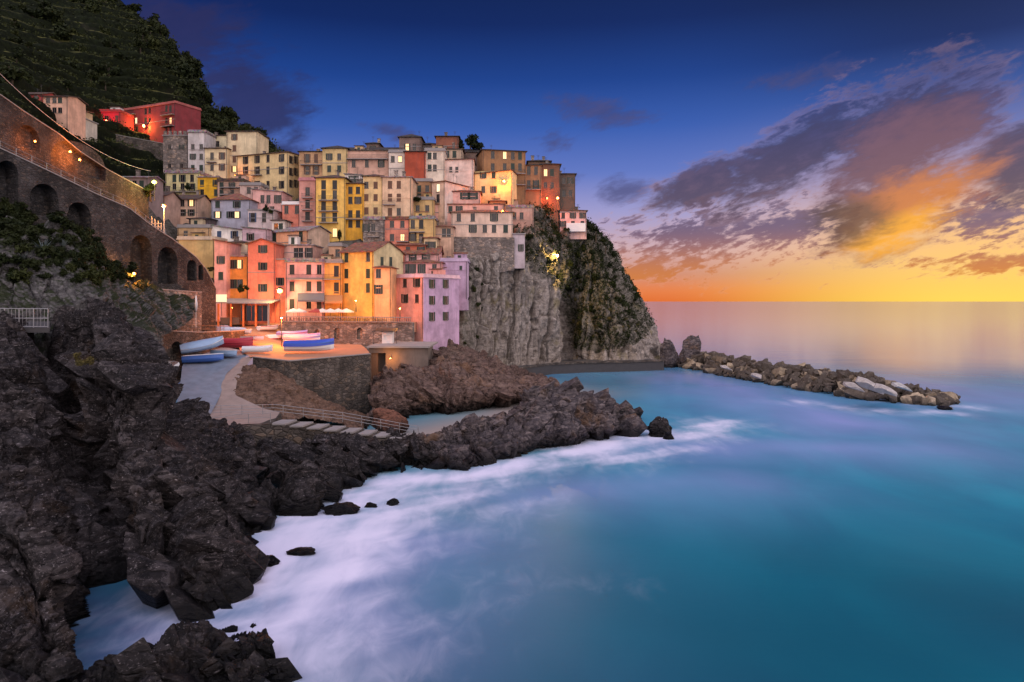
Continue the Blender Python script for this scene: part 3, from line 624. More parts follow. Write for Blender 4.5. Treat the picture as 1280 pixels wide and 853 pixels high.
def facade(mb, W, z0, z1, ops, T, rec=.2):
    xs = sorted({0, W, *[v for o in ops for v in (o[0], o[1])]}); zs = sorted({z0, z1, *[v for o in ops for v in (o[2], o[3])]})
    for i in range(len(xs)-1):
        for j in range(len(zs)-1):
            cx, cz = (xs[i]+xs[i+1])/2, (zs[j]+zs[j+1])/2
            if any(a < cx < b and c < cz < d for a, b, c, d in ops): continue
            mb.poly([T(xs[i], 0, zs[j]), T(xs[i+1], 0, zs[j]), T(xs[i+1], 0, zs[j+1]), T(xs[i], 0, zs[j+1])])
    for a, b, c, d in ops:
        mb.poly([T(a, 0, c), T(a, rec, c), T(a, rec, d), T(a, 0, d)]); mb.poly([T(b, rec, c), T(b, 0, c), T(b, 0, d), T(b, rec, d)])
        mb.poly([T(a, 0, d), T(a, rec, d), T(b, rec, d), T(b, 0, d)]); mb.poly([T(a, rec, c), T(a, 0, c), T(b, 0, c), T(b, rec, c)])
        mb.poly([T(a, rec, c), T(b, rec, c), T(b, rec, d), T(a, rec, d)])
BASES = []
def hit(C, d, px):
    k = (px-CX)/F; den = d[0]-k*d[1]
    return (k*C[1]-C[0])/den if abs(den) > 1e-6 else -1
def autoY(yb): return 150+(395-yb)*.22
def house(name, label, x0, xc, x1, yt, yb, col, roof='flat', rows=(), cols=(), scols=None, srows=None, Y=None, th=0.0, tile=None, ww=1.0, wh=1.65,
          style='o', sh='g', bal=(), lit=(), D=None, sidecol=None, pitch=.36, skip=(), found=5.0, cat='house', wmat=None, parapet=True, sides=None, chim=None):
    """front wall spans photo columns x0..xc, the right flank xc..x1; yt/yb are the eaves and ground rows; th turns the near right corner forward"""
    Y = Y or autoY(yb); C = P(xc, yb, Y); a = R(th); dF = (-math.cos(a), math.sin(a)); dS = (math.sin(a), math.cos(a))
    W = hit(C, dF, x0); W = W if 1.0 < W < 60 else (xc-x0)/F*Y
    if x1 and D is None:
        D = hit(C, dS, x1); D = D if 2.0 < D < 26 else 9.0
    D = D or 9.0
    hgt = (yb-yt)/F*Y; zb = C.z
    cx, cy = C.x+dF[0]*W/2+dS[0]*D/2, C.y+dF[1]*W/2+dS[1]*D/2
    root = empty(name, (cx, cy, zb), -a); tag(root, label, cat)
    L = lambda x, y, z: (x-W/2, y-D/2, z)
    wm = wmat or plaster(col)
    rnd = random.Random(label)
    if roof == 'flat' and tile in (T_red, T_brown, T_dark) and rnd.random() < .75: roof, pitch = 'hip', .24
    def rowz(py, frac):
        yy = Y+(W*(1-frac))*math.sin(a); return H+(HY-py)/F*yy-zb
    fo, fw = [], []
    for r_, py in enumerate(rows):
        for c_, px in enumerate(cols):
            if (r_, c_) in skip: continue
            t_ = hit(C, dF, px); fx = W-t_
            zz = rowz(py, fx/W); w_ = ww; h_ = wh
            if not (.1+w_/2 < fx < W-w_/2-.1): continue
            h_ = min(h_, hgt-.45)
            za = min(max(.05, zz-h_/2), hgt-.18-h_); zt = za+h_
            if h_ < .5 or any(abs(q[0]-fx) < w_ and abs(q[1]-za) < h_+.1 for q in fw): continue
            fo.append((fx-w_/2, fx+w_/2, za, zt)); fw.append((fx, za, w_, h_, dict(lit_).get((r_, c_)) if (lit_ := lit) else None))
    so_, sw = [], []
    for py in (srows if srows is not None else rows):
        for px in (scols or ()):
            t_ = hit(C, dS, px); zz = H+(HY-py)/F*(Y+t_*math.cos(a))-zb; w_ = ww; h_ = wh
            if not (.1+w_/2 < t_ < D-w_/2-.1): continue
            h_ = min(h_, hgt-.45); za = min(max(.05, zz-h_/2), hgt-.18-h_)
            if h_ < .5 or any(abs(q[0]-t_) < w_ and abs(q[1]-za) < h_+.1 for q in sw): continue
            so_.append((t_-w_/2, t_+w_/2, za, za+h_)); sw.append((t_, za, w_, h_))
    mb = MB(); fz = -found
    facade(mb, W, fz, hgt, fo, lambda x, d, z: L(x, d, z))
    facade(mb, D, fz, hgt, so_, lambda x, d, z: L(W-d, x, z))
    mb.poly([L(0, D, fz), L(0, 0, fz), L(0, 0, hgt), L(0, D, hgt)]); mb.poly([L(W, D, fz), L(0, D, fz), L(0, D, hgt), L(W, D, hgt)])
    mb.poly([L(0, 0, hgt), L(W, 0, hgt), L(W, D, hgt), L(0, D, hgt)])
    rm = tile or T_brown; ov = .45; rb = MB(); rise = 0
    if roof == 'flat':
        rb.box(L(-.25, -.25, hgt+.002), L(W+.25, D+.25, hgt+.24))
        if parapet:
            q = hgt+.24
            for a_, b_ in ((L(-.1, -.1, q), L(W+.1, .12, q+.55)), (L(-.1, D-.1, q), L(W+.1, D+.1, q+.55)), (L(-.1, .12, q), L(.12, D-.1, q+.55)), (L(W-.12, .12, q), L(W+.1, D-.1, q+.55))): rb.box(a_, b_)
    elif roof == 'ridge':                    # ridge parallel to the front, gable on the flanks
        rise = D/2*pitch; e = hgt-ov*pitch
        mb.poly([L(W, 0, hgt), L(W, D, hgt), L(W, D/2, hgt+rise)]); mb.poly([L(0, D, hgt), L(0, 0, hgt), L(0, D/2, hgt+rise)])
        rb.slab([L(-ov, -ov, e+.2), L(W+ov, -ov, e+.2), L(W+ov, D/2, hgt+rise+.2), L(-ov, D/2, hgt+rise+.2)], .18)
        rb.slab([L(-ov, D/2+.003, hgt+rise+.2), L(W+ov, D/2+.003, hgt+rise+.2), L(W+ov, D+ov, e+.2), L(-ov, D+ov, e+.2)], .18)
    elif roof == 'front':                    # gable faces the front
        rise = W/2*pitch; e = hgt-ov*pitch
        mb.poly([L(0, 0, hgt), L(W, 0, hgt), L(W/2, 0, hgt+rise)]); mb.poly([L(W, D, hgt), L(0, D, hgt), L(W/2, D, hgt+rise)])
        rb.slab([L(-ov, -ov, e+.2), L(W/2, -ov, hgt+rise+.2), L(W/2, D+ov, hgt+rise+.2), L(-ov, D+ov, e+.2)], .18)
        rb.slab([L(W/2+.003, -ov, hgt+rise+.2), L(W+ov, -ov, e+.2), L(W+ov, D+ov, e+.2), L(W/2+.003, D+ov, hgt+rise+.2)], .18)
    elif roof == 'hip':
        k = min(W, D)/2*.98; rise = k*pitch; e = hgt+.02
        A_, B_, C_, D_ = L(-ov, -ov, e), L(W+ov, -ov, e), L(W+ov, D+ov, e), L(-ov, D+ov, e)
        if W >= D: r0, r1 = L(D/2, D/2, e+rise), L(W-D/2+.01, D/2, e+rise); tops = [(A_, B_, r1, r0), (B_, C_, r1), (C_, D_, r0, r1), (D_, A_, r0)]
        else: r0, r1 = L(W/2, W/2, e+rise), L(W/2, D-W/2+.01, e+rise); tops = [(A_, B_, r0), (B_, C_, r1, r0), (C_, D_, r1), (D_, A_, r0, r1)]
        for f_ in tops: rb.poly([(p[0], p[1], p[2]+.16) for p in f_])
        for i in range(4):
            p, q = (A_, B_, C_, D_)[i], (A_, B_, C_, D_)[(i+1) % 4]; rb.poly([p, q, (q[0], q[1], q[2]+.16), (p[0], p[1], p[2]+.16)])
        rb.poly([D_, C_, B_, A_])
    elif roof == 'shed':                     # falls from the left to the right
        rise = W*pitch*.5; e = hgt
        mb.poly([L(0, 0, hgt), L(W, 0, hgt), L(0, 0, hgt+rise)]); mb.poly([L(W, D, hgt), L(0, D, hgt), L(0, D, hgt+rise)]); mb.poly([L(0, D, hgt), L(0, 0, hgt), L(0, 0, hgt+rise), L(0, D, hgt+rise)])
        rb.slab([L(-.3, -.4, hgt+rise+.26), L(W+.3, -.4, hgt+.16), L(W+.3, D+.4, hgt+.16), L(-.3, D+.4, hgt+rise+.26)], .18)
    wall = mb.build('wall', wm, root)
    if sidecol:
        wall.data.materials.append(plaster(sidecol))
        for f_ in wall.data.polygons:
            if f_.normal.x > .7 and f_.center.x > W/2-.3: f_.material_index = 1
    rf = rb.build('roof', rm if roof != 'flat' else (tile or M_conc), root)
    nch = chim if chim is not None else (rnd.choice((0, 1, 1, 2)) if W > 4 else 0)
    for k in range(nch):
        cb = MB(); qx, qy = rnd.uniform(.15, .85)*W, rnd.uniform(.3, .8)*D; s_ = rnd.uniform(.28, .42); top = hgt+rise+rnd.uniform(.7, 1.5)
        cb.box(L(qx-s_, qy-s_, hgt), L(qx+s_, qy+s_, top)); cb.box(L(qx-s_-.1, qy-s_-.1, top+.002), L(qx+s_+.1, qy+s_+.1, top+.14))
        cb.build('chimney', M_stoneP, rf)
    if W > 3.2:
        for k in range(1 if W < 7 else 2):
            px_ = (W-.18, .2)[k]; b_ = MB(); b_.tube([L(px_, -.07, -found*.5), L(px_, -.07, hgt-.1)], .055, 6); b_.build('drainpipe', M_iron, root)
        if rnd.random() < .6 and rows: b_ = MB(); zc = hgt*rnd.choice((.36, .52, .66)); b_.box(L(-.05, -.06, zc), L(W+.05, -.003, zc+.14)); b_.build('string_course', M_conc if rnd.random() < .5 else wm, root)
        for k in range(rnd.choice((0, 1, 1, 2))):
            qx, qy = rnd.uniform(.15, .85)*W, rnd.uniform(.35, .7)*D; hh = rnd.uniform(1.6, 2.8); b_ = MB(); z0_ = hgt+rise*.4
            b_.tube([L(qx, qy, z0_), L(qx, qy, z0_+hh)], .03, 5)
            for q in range(3): b_.tube([L(qx-.45+.1*q, qy, z0_+hh-.12-.22*q), L(qx+.45-.1*q, qy, z0_+hh-.12-.22*q)], .02, 4)
            b_.build('aerial', M_iron, rf)
        if roof == 'flat' and W > 4.4 and D > 5 and rnd.random() < .62 and cat == 'house':
            hw, hd, hh = rnd.uniform(1.8, min(3.6, W*.6)), 2.4, rnd.uniform(1.5, 2.3); qx = rnd.uniform(.3, W-hw-.3); qy = D-hd-rnd.uniform(.3, 1.5); z0_ = hgt+.243
            b_ = MB(); b_.box(L(qx, qy, z0_), L(qx+hw, qy+hd, z0_+hh)); ho = b_.build('roof_hut', wm if rnd.random() < .5 else plaster(rnd.choice((CREAM, WHITE, TAN))), rf)
            b_ = MB(); b_.slab([L(qx-.25, qy-.3, z0_+hh+.2), L(qx+hw+.25, qy-.3, z0_+hh+.2), L(qx+hw+.25, qy+hd+.2, z0_+hh+.6), L(qx-.25, qy+hd+.2, z0_+hh+.6)], .16); b_.build('hut_roof', rnd.choice((T_red, T_brown)), rf)
            b_ = MB(); b_.box(L(qx+hw*.3, qy-.03, z0_+.1), L(qx+hw*.3+.75, qy-.003, z0_+hh-.3)); b_.build('hut_door', SHUT['g'], rf)
    def sty():
        q = rnd.random(); return style if q < .62 else ('n' if style != 'n' else rnd.choice('oc')) if q < .8 else rnd.choice('oc')
    for fx, za, w_, h_, l_ in fw: add_window(root, L(fx, 0, za), 0, w_, h_, sty(), sh, l_ or ('o' if rnd.random() < .035 else None))
    for t_, za, w_, h_ in sw: add_window(root, L(W, t_, za), R(90), w_, h_, style, sh, None)
    for (pa, pb, py) in bal:
        xa, xb = max(.1, W-hit(C, dF, pa)), min(W-.1, W-hit(C, dF, pb)); zz = rowz(py, (xa+xb)/2/W)
        if xb-xa < .5: continue
        b_ = MB(); b_.box(L(xa, -.95, zz-.16), L(xb, -.003, zz)); bo = b_.build('balcony', M_conc, root)
        r_ = MB(); yy = -.9
        r_.box(L(xa, yy-.025, zz+.92), L(xb, yy+.025, zz+.97))
        n_ = max(2, int((xb-xa)/.22))
        for k in range(n_+1): x_ = xa+.02+(xb-xa-.04)*k/n_; r_.box(L(x_-.014, yy-.014, zz+.001), L(x_+.014, yy+.014, zz+.92))
        for x_ in (xa, xb-.03):
            r_.box(L(x_, yy+.03, zz+.92), L(x_+.03, -.02, zz+.97))
        r_.build('railing', M_iron, bo)
    BASES.append((root, W, D, hgt, zb)); return root, (L, W, D, hgt)

CREAM, PALEY, YEL, DEEPY = (222, 200, 164), (226, 204, 140), (236, 188, 88), (232, 164, 44)
PINK, ROSE, CORAL, SALM = (228, 172, 164), (222, 160, 150), (226, 128, 104), (228, 152, 124)
LAV, WHITE, TAN, OCH = (206, 186, 210), (228, 220, 216), (206, 174, 134), (206, 150, 92)
MAUVE, BRICK, RED, GREYB = (180, 142, 142), (168, 84, 62), (132, 46, 52), (176, 172, 186)
# -- lowest row on the square
house('house', 'small dusky pink house edge beside the arched ramp wall left of the orange house', 268, 283, None, 303, 372, ROSE, 'shed', rows=[325, 345], cols=[276], Y=150, tile=T_red)
house('house', 'narrow orange house with lit windows left of the tall coral gabled house', 285, 310.5, None, 321, 378, (232, 150, 70), 'flat', rows=[330.5, 355], cols=[290, 299], lit=[((0, 1), 'o')], Y=152, ww=.9, wh=1.9, parapet=False, tile=T_grey)
house('house', 'tall coral red house with a gabled front at the square behind the bright street lamp', 310, 344, 358, 305, 380, CORAL, 'front', rows=[311.5, 333, 360], cols=[328.5], Y=150, tile=T_red, ww=1.15, wh=1.6, D=11, pitch=.34)
house('house', 'low coral annex joining the gabled coral house to the rose pink house', 343, 357.5, None, 325, 380, (228, 140, 112), 'flat', rows=[352], cols=[350], Y=150.6, parapet=False, D=10)
house('house', 'rose pink three storey house above the grey restaurant awning', 357, 405, None, 328, 388, (226, 166, 162), 'flat', rows=[337, 358, 380], cols=[365, 386, 399], Y=149, wh=2.0, bal=[(362, 404, 349)], sh='d', D=10, style='c', tile=T_grey)
house('house', 'pale terrace house with tall white doors over the rose pink house', 342, 391, None, 307, 326, (224, 176, 160), 'flat', rows=[316], cols=[349, 370, 376, 386], Y=156, wh=2.1, ww=1.0, sh='d', bal=[(343, 357, 323)], parapet=False, D=8, tile=T_grey, style='n')
house('house', 'narrow orange and yellow house between the rose pink and the red roofed yellow house', 404, 427, None, 329, 386, (236, 172, 88), 'flat', rows=[339, 360], cols=[420.5], Y=149.4, wh=2.2, bal=[(405, 426, 349)], sh='d', D=9, style='c')
house('house', 'large golden yellow house with red tiled roof and pale gable beside the square', 426, 467, 504, 314, 387, (240, 192, 100), 'ridge', rows=[320.5, 342, 360], cols=[433, 460], scols=[477.5, 488.5], srows=[327], Y=147, th=28, tile=T_red, wh=1.9, pitch=.44, sh='g', style='c', sidecol=(214, 196, 150), chim=1)
house('house', 'low peach annex under the pale gable of the golden yellow house', 468, 489, None, 335, 388, (240, 182, 130), 'flat', rows=[342, 362], cols=[473], Y=143.5, wh=1.8, parapet=False, tile=T_red, D=7)
house('house', 'pink house with lavender flank standing at the cliff end of the terrace', 487, 529, 574, 347, 402, (244, 168, 152), 'flat', rows=[353, 373.5], cols=[491, 506, 521], scols=[540, 557], srows=[355, 375.5, 398], Y=146, th=34, sidecol=(200, 164, 192), wh=1.75, ww=1.05, style='o', found=7, lit=(), tile=plaster((232, 190, 196)))
house('house', 'pale rose upper house set back on the roof terrace of the pink and lavender house', 504, 552, None, 329, 347, (232, 168, 160), 'flat', rows=[336], cols=[509, 515, 527, 543], Y=156, wh=2.0, D=7, style='n', tile=T_red, parapet=False)
house('house', 'lavender back house joining the cliff behind the pink and lavender house', 551, 584, None, 327, 360, (196, 166, 192), 'flat', rows=[335], cols=[576], Y=160, D=8, tile=plaster((196, 172, 196)), ww=.6, wh=.9, style='n')
house('house', 'small pale pink attic house with a red roof above the roof terrace', 506, 549, None, 317, 330, (232, 178, 172), 'ridge', rows=[322.5], cols=[516, 532], Y=162, tile=T_red, wh=1.5, D=7, pitch=.5)
# -- second row
house('house', 'beige house with roof terrace low behind the end of the arched wall', 222, 268, None, 300, 372, (216, 182, 122), 'flat', rows=[316], cols=[265], Y=158, D=8, style='n', tile=plaster((210, 186, 160)))
house('house', 'stepped beige upper storey on the roof of the low beige house', 222, 262, None, 285, 302, (206, 170, 128), 'flat', rows=[293], cols=[232], Y=164, D=7, style='n', parapet=True)
house('house', 'white house with blue shutters and a sloping roof line', 261, 304, None, 288, 304, (232, 226, 220), 'shed', rows=[289.5], cols=[274, 293], Y=165, sh='n', wh=1.7, pitch=.3, tile=T_grey, chim=0, D=8, ww=1.0, found=8)
house('house', 'cream house with a lit doorway below the white house with blue shutters', 282, 311, None, 304, 324, (226, 206, 178), 'flat', rows=[314], cols=[288], lit=[((0, 0), 'w')], Y=158, tile=T_brown, parapet=False, D=7, wh=1.9)
house('house', 'small lilac house with a pale roof left of the wide peach house', 303, 334, None, 287, 304, (206, 176, 186), 'shed', rows=[296], cols=[313], Y=164, wh=1.7, tile=T_grey, pitch=.14, D=8, chim=0)
house('house', 'wide peach house with grey pitched roof and plain gable', 334, 385, 412, 288, 318, (236, 174, 136), 'ridge', rows=[295.5], cols=[343, 376], Y=163, th=26, wh=2.2, ww=1.05, tile=T_grey, pitch=.34, sidecol=(216, 184, 160), chim=0, found=8, style='c')
house('house', 'small green shuttered house between the peach gable and the golden yellow house', 411, 427, None, 308, 332, (200, 160, 130), 'flat', rows=[316.5], cols=[422], Y=157, sh='g', D=6, style='c')
house('house', 'grey blue house with a red roof and green upper shutters', 264, 313, None, 250.5, 283, (170, 168, 182), 'hip', rows=[254, 268.5], cols=[272, 288, 296], Y=174, tile=T_red, D=9, ww=1.1, skip=[(0, 1)], pitch=.5)
house('house', 'pale grey terrace house with plants and tall blue doors', 310, 342, None, 263, 284, (206, 188, 186), 'flat', rows=[272], cols=[316, 330], Y=172, sh='n', wh=2.2, D=8, parapet=False)
house('house', 'dark roofed low house beside the tall lamp post', 236, 262, None, 274, 288, (92, 78, 80), 'flat', rows=[], cols=[], Y=170, D=7, tile=T_dark)
house('house', 'pink cream house with a grey roof behind the tall lamp post', 207, 247, None, 249, 276, (222, 186, 160), 'ridge', rows=[254, 266], cols=[216, 228, 239], Y=176, tile=T_brown, wh=1.6, D=8)
house('house', 'dusky pink house left of the lamp post above the arched wall', 170, 206, None, 245, 285, (196, 162, 146), 'ridge', rows=[256, 268], cols=[177, 186], Y=168, tile=T_brown, D=8, wh=1.8)
house('house', 'pale green yellow house with a long balcony under the stone tower', 207, 249, None, 217, 250, (218, 204, 150), 'flat', rows=[223, 234], cols=[218, 228, 240], Y=186, wh=1.9, bal=[(208, 248, 240)], D=8, style='n', tile=T_grey)
house('house', 'small saturated yellow house right of the pale green yellow house', 247, 273, None, 222, 252, (232, 176, 40), 'flat', rows=[229, 241], cols=[252.5, 270], Y=185, D=8, wh=1.7, tile=T_grey, parapet=False)
house('house', 'rose house with three stacked balconies behind the grey blue house', 272, 304, None, 227, 252, (214, 172, 150), 'flat', rows=[232, 241], cols=[277, 290], Y=184, bal=[(276, 303, 234.5), (276, 303, 243.5)], D=8, tile=T_brown, style='n')
house('house', 'bright pink house with arched windows below the big cream house', 315, 353, None, 240, 282, (236, 182, 172), 'shed', rows=[249], cols=[328, 335.5, 347], Y=179, wh=2.0, tile=T_grey, pitch=.16, D=8, style='n', found=8)
house('house', 'mauve house behind the bright pink house', 300, 326, None, 232, 262, (214, 182, 170), 'flat', rows=[238], cols=[311, 320], Y=182, D=6, style='n')
house('house', 'small salmon house with a pale terrace rail left of the pink balcony house', 353, 374.5, None, 256, 290, (222, 134, 112), 'flat', rows=[262], cols=[358, 371], Y=174, wh=2.0, D=7, tile=M_white, style='n')
# -- third row, the tall balcony houses
house('house', 'narrow dusky pink house with balconies left of the yellow balcony house', 374, 395.5, None, 226, 282, (206, 150, 138), 'flat', rows=[239.5, 255, 270], cols=[384.5], Y=173, wh=2.0, ww=1.1, bal=[(378, 391, 247.5), (378, 391, 262.5), (378, 391, 276.5)], D=9, style='c', sh='d', tile=plaster((190, 130, 134)), found=8)
house('house', 'tall yellow house with four rows of dark shutters and long balconies', 395, 431.5, None, 223, 300, (238, 196, 104), 'hip', rows=[231, 243.5, 257.5, 271.5, 291], cols=[404.5, 418.5], Y=171, wh=2.1, ww=1.05, bal=[(399, 423, 250.5), (399, 423, 264), (399, 423, 278.5)], D=9, sh='d', tile=T_brown, skip=[(4, 0)], style='c', lit=[((4, 1), 'o')])
house('house', 'narrow deep yellow house with white top terrace between yellow and cream houses', 431, 454.5, None, 230, 300, (236, 178, 62), 'flat', rows=[238, 250.5, 267.5, 280], cols=[438, 447.5], Y=172, wh=1.7, bal=[(432, 453, 274)], D=8, sh='d', style='c', tile=T_brown)
house('house', 'white attic storey over the narrow deep yellow house', 431, 452, None, 219, 232, (216, 206, 200), 'shed', rows=[224], cols=[440, 446], Y=178, wh=1.6, D=6, tile=T_grey, pitch=.1, chim=0)
house('house', 'tall cream house with brown shutters and two window columns', 454, 478.5, None, 221, 276, (226, 196, 142), 'hip', rows=[231.5, 247, 263.5], cols=[458, 469.5], Y=172.5, D=9, sh='b', style='c', tile=T_brown, wh=1.6)
house('house', 'wide cream pink house with rust brown shutters and a leaning right flank', 478, 514, 523, 222, 276, (226, 192, 158), 'hip', rows=[231, 247, 265], cols=[487.5, 498.5], Y=171.5, D=10, sh='b', style='c', tile=T_grey, wh=1.8, bal=[(479, 494, 256)], pitch=.2)
house('house', 'grey stone house below the cream house', 454, 480.5, None, 275, 306, (150, 140, 142), 'flat', rows=[285], cols=[457.5, 466.5], Y=166, D=7, tile=T_grey, wh=1.9, style='n', wmat=M_stoneP, bal=[(460, 474, 296)])
house('house', 'coral red house right of the grey stone house', 480, 512, None, 275, 310, (228, 142, 118), 'flat', rows=[279, 297], cols=[490, 503, 509], Y=166.6, D=8, sh='d', style='n', tile=T_red, wh=1.6, lit=[((1, 1), 'o')], bal=[(496, 511, 302)])
house('house', 'tan house with long balconies left of the cliff top wall', 512, 543, None, 274, 312, (214, 176, 116), 'flat', rows=[279, 296], cols=[516, 526.5], Y=166, D=8, wh=2.0, bal=[(512, 531, 290), (512, 531, 305)], sh='d', style='c', tile=T_grey)
house('house', 'low terracotta house under the tan house with balconies', 490, 532, None, 307, 325, (214, 120, 92), 'flat', rows=[312], cols=[510, 526], Y=163.5, D=6, wh=1.3, style='n', tile=T_red)
house('house', 'cream terrace house with dark planters right of the wide cream pink house', 516, 542, None, 250, 276, (210, 176, 120), 'flat', rows=[261], cols=[522, 534], Y=176, D=8, style='n', wh=1.7)
house('house', 'small ochre house behind the terrace house with planters', 516, 540, None, 227, 256, (170, 126, 90), 'flat', rows=[236, 246], cols=[524, 534], Y=184, D=6, wh=1.7, style='n')
# -- top row left
def crenel(root, info, cm):
    L, W, D, h = info; b = MB(); n = 5
    for k in range(n): x = W*(k+.08)/n; b.box(L(x, -.05, h+.25), L(x+W/n*.55, .5, h+1.35))
    b.build('battlement', cm, root)
r_, i_ = house('stone_tower', 'grey stone tower with battlements at the top left of the village', 204, 235, None, 170, 213, (180, 160, 150), 'flat', rows=[184, 207.5], cols=[212, 227], Y=200, D=9, wmat=M_stoneP, parapet=False, ww=.9, wh=1.3, style='n', cat='tower', chim=0)
crenel(r_, i_, M_stoneP)
house('house', 'pale grey house between the stone tower and the cream house', 235, 257, None, 166, 230, (206, 198, 196), 'flat', rows=[184, 196, 210], cols=[241, 251.5], Y=198, D=9, tile=T_grey, wh=1.6, style='n')
house('house', 'dark attic storey on the pale grey house', 243, 253, None, 168, 176, (110, 104, 110), 'flat', rows=[], cols=[], Y=203, D=5, parapet=False)
house('house', 'cream house with rust shutters and a roof house right of the pale grey house', 256, 284, None, 186, 228, (224, 204, 164), 'hip', rows=[195, 209], cols=[265, 277.5], Y=197, D=8, sh='b', tile=T_brown, bal=[(259, 271, 203)], wh=1.9, pitch=.16)
house('house', 'upper cream roof house with a flat top behind the rust shuttered cream house', 256, 284, None, 170, 190, (218, 204, 168), 'flat', rows=[180], cols=[272], Y=205, D=7, tile=T_brown, style='n', parapet=False)
house('house', 'tallest cream house with a single column of windows at the top left', 283, 322, None, 165, 228, (222, 202, 164), 'flat', rows=[171.5, 185.5, 199, 211.5], cols=[293, 306], Y=199, D=9, sh='b', skip=[(0, 1), (1, 1)], tile=T_brown, parapet=False, wh=1.7, lit=[((3, 0), 'o')])
house('house', 'big cream house with four window columns and an angled right flank', 296, 360, 375, 190.5, 248, (224, 198, 146), 'hip', rows=[197.5, 213, 231], cols=[307, 321.5, 335, 352], scols=[364, 370], srows=[200, 215, 230], Y=189, th=20, sh='d', tile=T_brown, wh=2.0, lit=[((1, 2), 'o')], pitch=.28, style='o', bal=[(316, 328, 219)])
# -- top row middle
house('house', 'brown pink house with dark roof at the left end of the ridge', 374, 404, None, 190, 228, (196, 156, 118), 'hip', rows=[198, 213], cols=[384, 395], Y=188, D=9, sh='b', tile=T_dark, wh=2.2, bal=[(376, 403, 206)], pitch=.16)
house('house', 'beige house with a pyramid roof on the ridge', 403, 434, None, 186, 224, (206, 178, 126), 'hip', rows=[196, 211], cols=[411.5, 424], Y=187, D=9, tile=T_dark, wh=1.7, style='n', pitch=.42)
house('house', 'mauve house with a gallery of windows right of the pyramid roof', 433, 487, None, 189, 222, (204, 162, 142), 'flat', rows=[204.5], cols=[442, 458.5, 476.5], Y=187.5, D=8, tile=T_brown, wh=2.0, parapet=False, bal=[(434, 485, 199)])
house('house', 'grey gabled attic house above the mauve house', 438, 452, None, 192, 200, (160, 156, 170), 'front', rows=[195], cols=[445], Y=192, D=6, tile=T_dark, wh=1.2, style='n', pitch=.7, found=9)
house('house', 'long low house with a brown roof along the ridge line', 428, 500, None, 188, 204, (150, 122, 110), 'ridge', rows=[193], cols=[456, 465, 474, 482], Y=196, D=8, tile=T_dark, wh=1.2, style='n', found=9)
house('house', 'lavender white house left of the brick red house', 486, 507, None, 191, 222, (216, 198, 184), 'flat', rows=[199], cols=[491, 500], Y=186, D=8, style='n', tile=M_conc)
house('house', 'dark roofed tower house rising behind the lavender white house', 499, 526, None, 172, 196, (128, 106, 98), 'hip', rows=[184], cols=[509, 518], Y=198, D=8, tile=T_dark, style='n', wh=1.9, pitch=.5, found=9)
house('house', 'brick red blank walled house in the middle of the ridge', 506, 531.5, None, 190, 228, (176, 78, 52), 'flat', rows=[], cols=[], Y=185, D=8, tile=T_dark, parapet=False)
house('house', 'white narrow house right of the brick red house', 531, 556, None, 189, 226, (226, 208, 188), 'flat', rows=[195, 210], cols=[537, 543.5], Y=186, D=8, style='n', tile=M_conc, wh=1.7)
house('house', 'dark red tower house with a chimney on the skyline', 545, 573, None, 171, 196, (140, 86, 66), 'hip', rows=[193], cols=[557], Y=198, D=9, tile=T_dark, pitch=.2, found=9, chim=1)
house('house', 'cream gallery house under the dark red tower house', 548, 578, None, 187, 202, (190, 164, 140), 'flat', rows=[193], cols=[557.5, 568], Y=193, D=6, tile=T_brown, style='n', wh=1.8, found=8)
house('house', 'pale lavender house with small windows right of the white narrow house', 555, 592, None, 199, 230, (222, 200, 188), 'shed', rows=[212], cols=[563.5, 571], Y=187, D=9, wh=1.4, ww=.8, style='n', tile=T_brown, pitch=-.1, chim=0)
house('house', 'long dark roofed house behind the pale lavender house', 574, 604, None, 190, 206, (120, 98, 88), 'ridge', rows=[], cols=[], Y=200, D=8, tile=T_dark, found=9)
house('house', 'white and tan house with a red eaves band in the middle of the slope', 540, 556, 590, 227, 262, (222, 186, 160), 'flat', rows=[235, 248], cols=[547.5], Y=178, th=30, D=None, sidecol=(224, 204, 192), tile=T_red, wh=2.0, style='n', lit=[((0, 0), 'w')])
house('house', 'pink house with a glass lantern room above the cliff houses', 560, 600, None, 240, 258, (230, 178, 164), 'hip', rows=[243.5], cols=[581.5, 591], Y=181, D=8, tile=T_red, wh=1.7, ww=1.5, style='n', pitch=.25)
house('house', 'long rose house with a red roof edge under the glass lantern house', 542, 630, None, 256, 286, (228, 176, 160), 'flat', rows=[262, 275], cols=[550, 563, 574, 620], Y=179, found=6, D=8, tile=T_red, wh=1.7, style='n', skip=[(1, 1), (1, 2), (1, 3)], parapet=False, bal=[(543, 566, 284)])
house('house', 'rose gallery house at the cliff edge left of the tall cream cliff house', 542, 566, None, 284, 312, (218, 178, 150), 'flat', rows=[291], cols=[555, 561], Y=169, D=6, wh=2.0, style='n', tile=T_red)
house('house', 'tall pale cream house on top of the cliff wall', 564, 641, None, 266, 298, (230, 196, 174), 'flat', rows=[269, 286], cols=[573.5, 591, 606, 617.5, 632], Y=172.5, D=9, wh=1.9, ww=1.05, style='n', skip=[(0, 2), (0, 4), (1, 0)], tile=T_red, parapet=False, th=0, found=3)
house('house', 'narrow lavender tower house against the cliff right of the stone wall', 641, 656, None, 293, 328, (188, 172, 176), 'flat', rows=[310], cols=[651], Y=172.6, D=7, found=1.5, wh=1.7, style='n', tile=M_conc, parapet=False, ww=.8)
house('house', 'small pink and grey house under the vegetated cliff top', 631, 667, None, 260, 284, (206, 164, 146), 'flat', rows=[270], cols=[643, 652], Y=186, D=6, wh=1.8, style='n', tile=T_grey)
